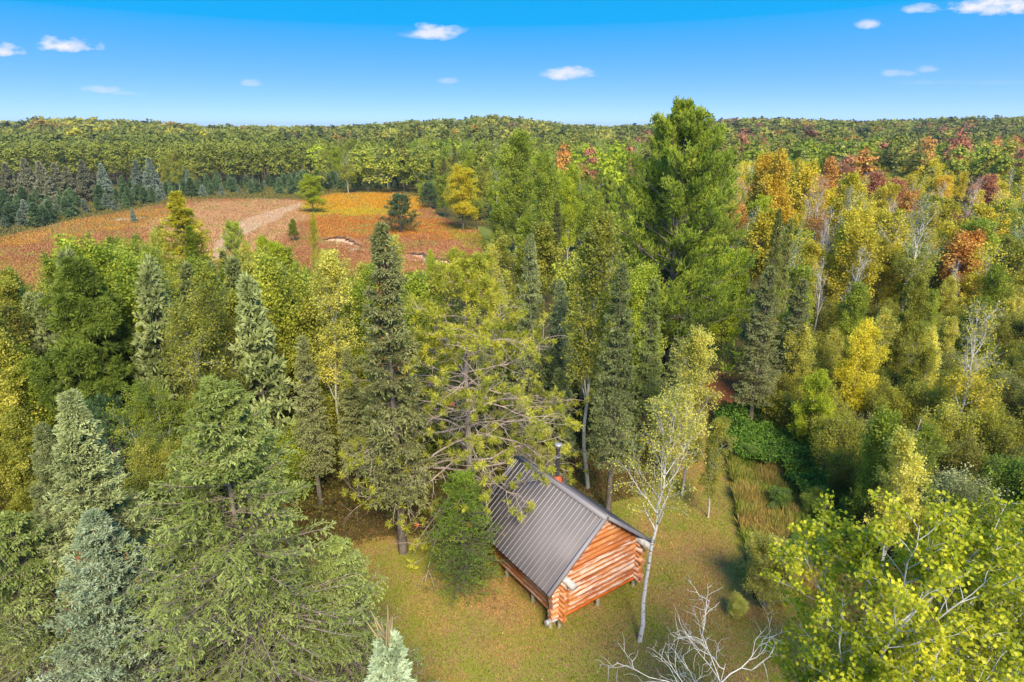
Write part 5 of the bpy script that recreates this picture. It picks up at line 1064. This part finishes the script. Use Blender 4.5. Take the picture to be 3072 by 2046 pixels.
blades('tall_grass', TG, 80000, lambda x, y: .2 + .9 * fbm(x / .7, y / .7, N2), .03, tg, 'uncut tawny tall grass beside the mown strip', 'grass', up=.9, spread=.32, seed=8)
def brm(g, x, y): return mixc(np.clip(g.random(len(x)), 0, 1), (.05, .12, .015), (.19, .33, .04)), np.ones(len(x))
BR = DP([(1640, 975), (1700, 960), (1790, 1000), (1900, 1080), (1960, 1200), (1930, 1290), (1870, 1230), (1790, 1100), (1690, 1080), (1650, 1020)])
def thick(name, poly, n, hmax, ls, colf, label, cat, seed):
    g = np.random.default_rng(seed); P = np.array(poly); lo, hi = P.min(0), P.max(0); X = g.uniform(lo, hi, (n, 2)); X = X[inpoly(X[:, 0], X[:, 1], poly)]; M = len(X)
    top = hmax * (.35 + .9 * fbm(X[:, 0] / .9, X[:, 1] / .9, N2)); z = top * g.uniform(.5, 1, M) ** .5
    c, _ = colf(g, X[:, 0], X[:, 1]); d = g.normal(0, 1, (M, 3)); d[:, 2] *= .5
    V, F, _ = leaves(np.c_[X, z], d, g.normal(0, .6, (M, 3)) + [0, 0, .8], ls * g.uniform(.7, 1.3, M), ls * .8, np.zeros(M))
    tag(mobj(name, nmesh(name, V, F, M_COVER, col=np.repeat(c, 4, 0))), label, cat, kind='stuff'); print(name, M)
thick('bramble_foliage', BR, 70000, 1.6, .12, brm, 'deep green bramble thicket beside the mown strip', 'bramble', 12)
def uc(g, x, y): return mixc(g.random(len(x)), (.06, .055, .02), (.17, .17, .035)) * g.uniform(.7, 1.3, (len(x), 1)), np.ones(len(x))
thick('undergrowth', DP([(-600, 1700), (-600, 760), (300, 700), (1000, 720), (1090, 860), (1060, 1000), (860, 1170), (640, 1240), (520, 1420), (560, 1700)]), 130000, .8, .16, uc, 'low leafy undergrowth below the trees', 'undergrowth', 13)
thick('undergrowth', DP([(1720, 960), (1800, 800), (2500, 640), (3000, 900), (3000, 1700), (2000, 1750), (1930, 1500), (1900, 1360), (1960, 1200), (1850, 1060)]), 150000, .9, .16, uc, 'dark leafy ground cover below the alder thicket', 'undergrowth', 14)
g = np.random.default_rng(31); M = 260; a_ = g.uniform(.2, 3.3, M); y_ = g.uniform(-2.7, 2.7, M) + g.normal(0, .1, M); k_ = (y_ > -.5) | (g.random(M) < .4); a_, y_ = a_[k_], y_[k_]; th = math.atan(SL)
lx_ = -a_ * math.cos(th) - .03 * math.sin(th); lz_ = RZ - a_ * math.sin(th) + .026 * math.cos(th); M = len(a_)
pos = np.c_[cabx + lx_ * math.cos(YAW) - y_ * math.sin(YAW), caby + lx_ * math.sin(YAW) + y_ * math.cos(YAW), lz_]
V, F, _ = leaves(pos, g.normal(0, 1, (M, 3)) * [1, 1, .1], np.array([[-.5, -.3, .8]]) + g.normal(0, .1, (M, 3)), g.uniform(.03, .10, M), .02, np.zeros(M))
tag(mobj('fallen_needles', nmesh('fallen_needles', V, F, M_COVER, col=np.repeat(mixc(g.random(M), (.40, .20, .08), (.55, .40, .18)), 4, 0))), 'dry needles and leaves fallen on the cabin roof', 'needles', kind='stuff')
# ---------------------------------------------------------------- small things
M_WHITEW = plain('painted_board', (.62, .58, .55), .7, .3, noise=3, c2=(.42, .37, .33))
x_, y_ = ray_z(300, 505); o = tag(empty('board_stack', (x_, y_, .05), .55), 'low stack of weathered white boards lying in the field', 'boards')
for i_ in range(5): boxes('board', [((0, -1.3 + .65 * i_, .12), (5.2, .28, .07))], M_WHITEW, o)
for i_ in (-2, 2): boxes('bearer', [((i_, 0, .04), (.12, 3.2, .08))], M_WHITEW, o)
for (u, vb, vt, lb) in [(575, 425, 349, 'tall white pole standing in front of the pine band'), (712, 420, 392, 'short white pole beside the round yellow-green tree')]:
    x_, y_, h_ = at_base(u, vb, vt); o = tag(empty('utility_pole', (x_, y_, 0)), lb, 'pole')
    Ge = Geo(); Ge.add(*tubes(np.array([[[0, 0, 0], [0, 0, h_ * .5], [0, 0, h_]]]), np.array([[.2, .18, .14]]), 10)); mobj('post', Ge.mesh('post', plain('pole_white', (.62, .58, .52), .7, .2), True), o)
    Ge = Geo(); Ge.add(*tubes(np.array([[[0, 0, h_ - .02], [0, 0, h_ + .06]]]), np.array([[.16, .15]]), 10)); mobj('post_cap', Ge.mesh('post_cap', M_POST, True), o)
# ---------------------------------------------------------------- thin haze
def haze_box():
    x, y0, y1, z0, z1 = 7600, -80, 6100, -3, 60
    V = np.array([[a, b, c] for a in (-x, x) for b in (y0, y1) for c in (z0, z1)]); F = np.array([[0, 1, 3, 2], [4, 6, 7, 5], [0, 4, 5, 1], [2, 3, 7, 6], [0, 2, 6, 4], [1, 5, 7, 3]])
    m, t = newmat('haze'); p = nd(t, 'ShaderNodeVolumePrincipled'); p.inputs['Color'].default_value = (.80, .88, 1, 1); p.inputs['Density'].default_value = .00016; p.inputs['Anisotropy'].default_value = .2
    o = nd(t, 'ShaderNodeOutputMaterial'); t.links.new(p.outputs[0], o.inputs['Volume'])
    tag(mobj('haze', nmesh('haze', V, F, m)), 'thin autumn haze over the far woods', 'haze', kind='stuff')
haze_box()
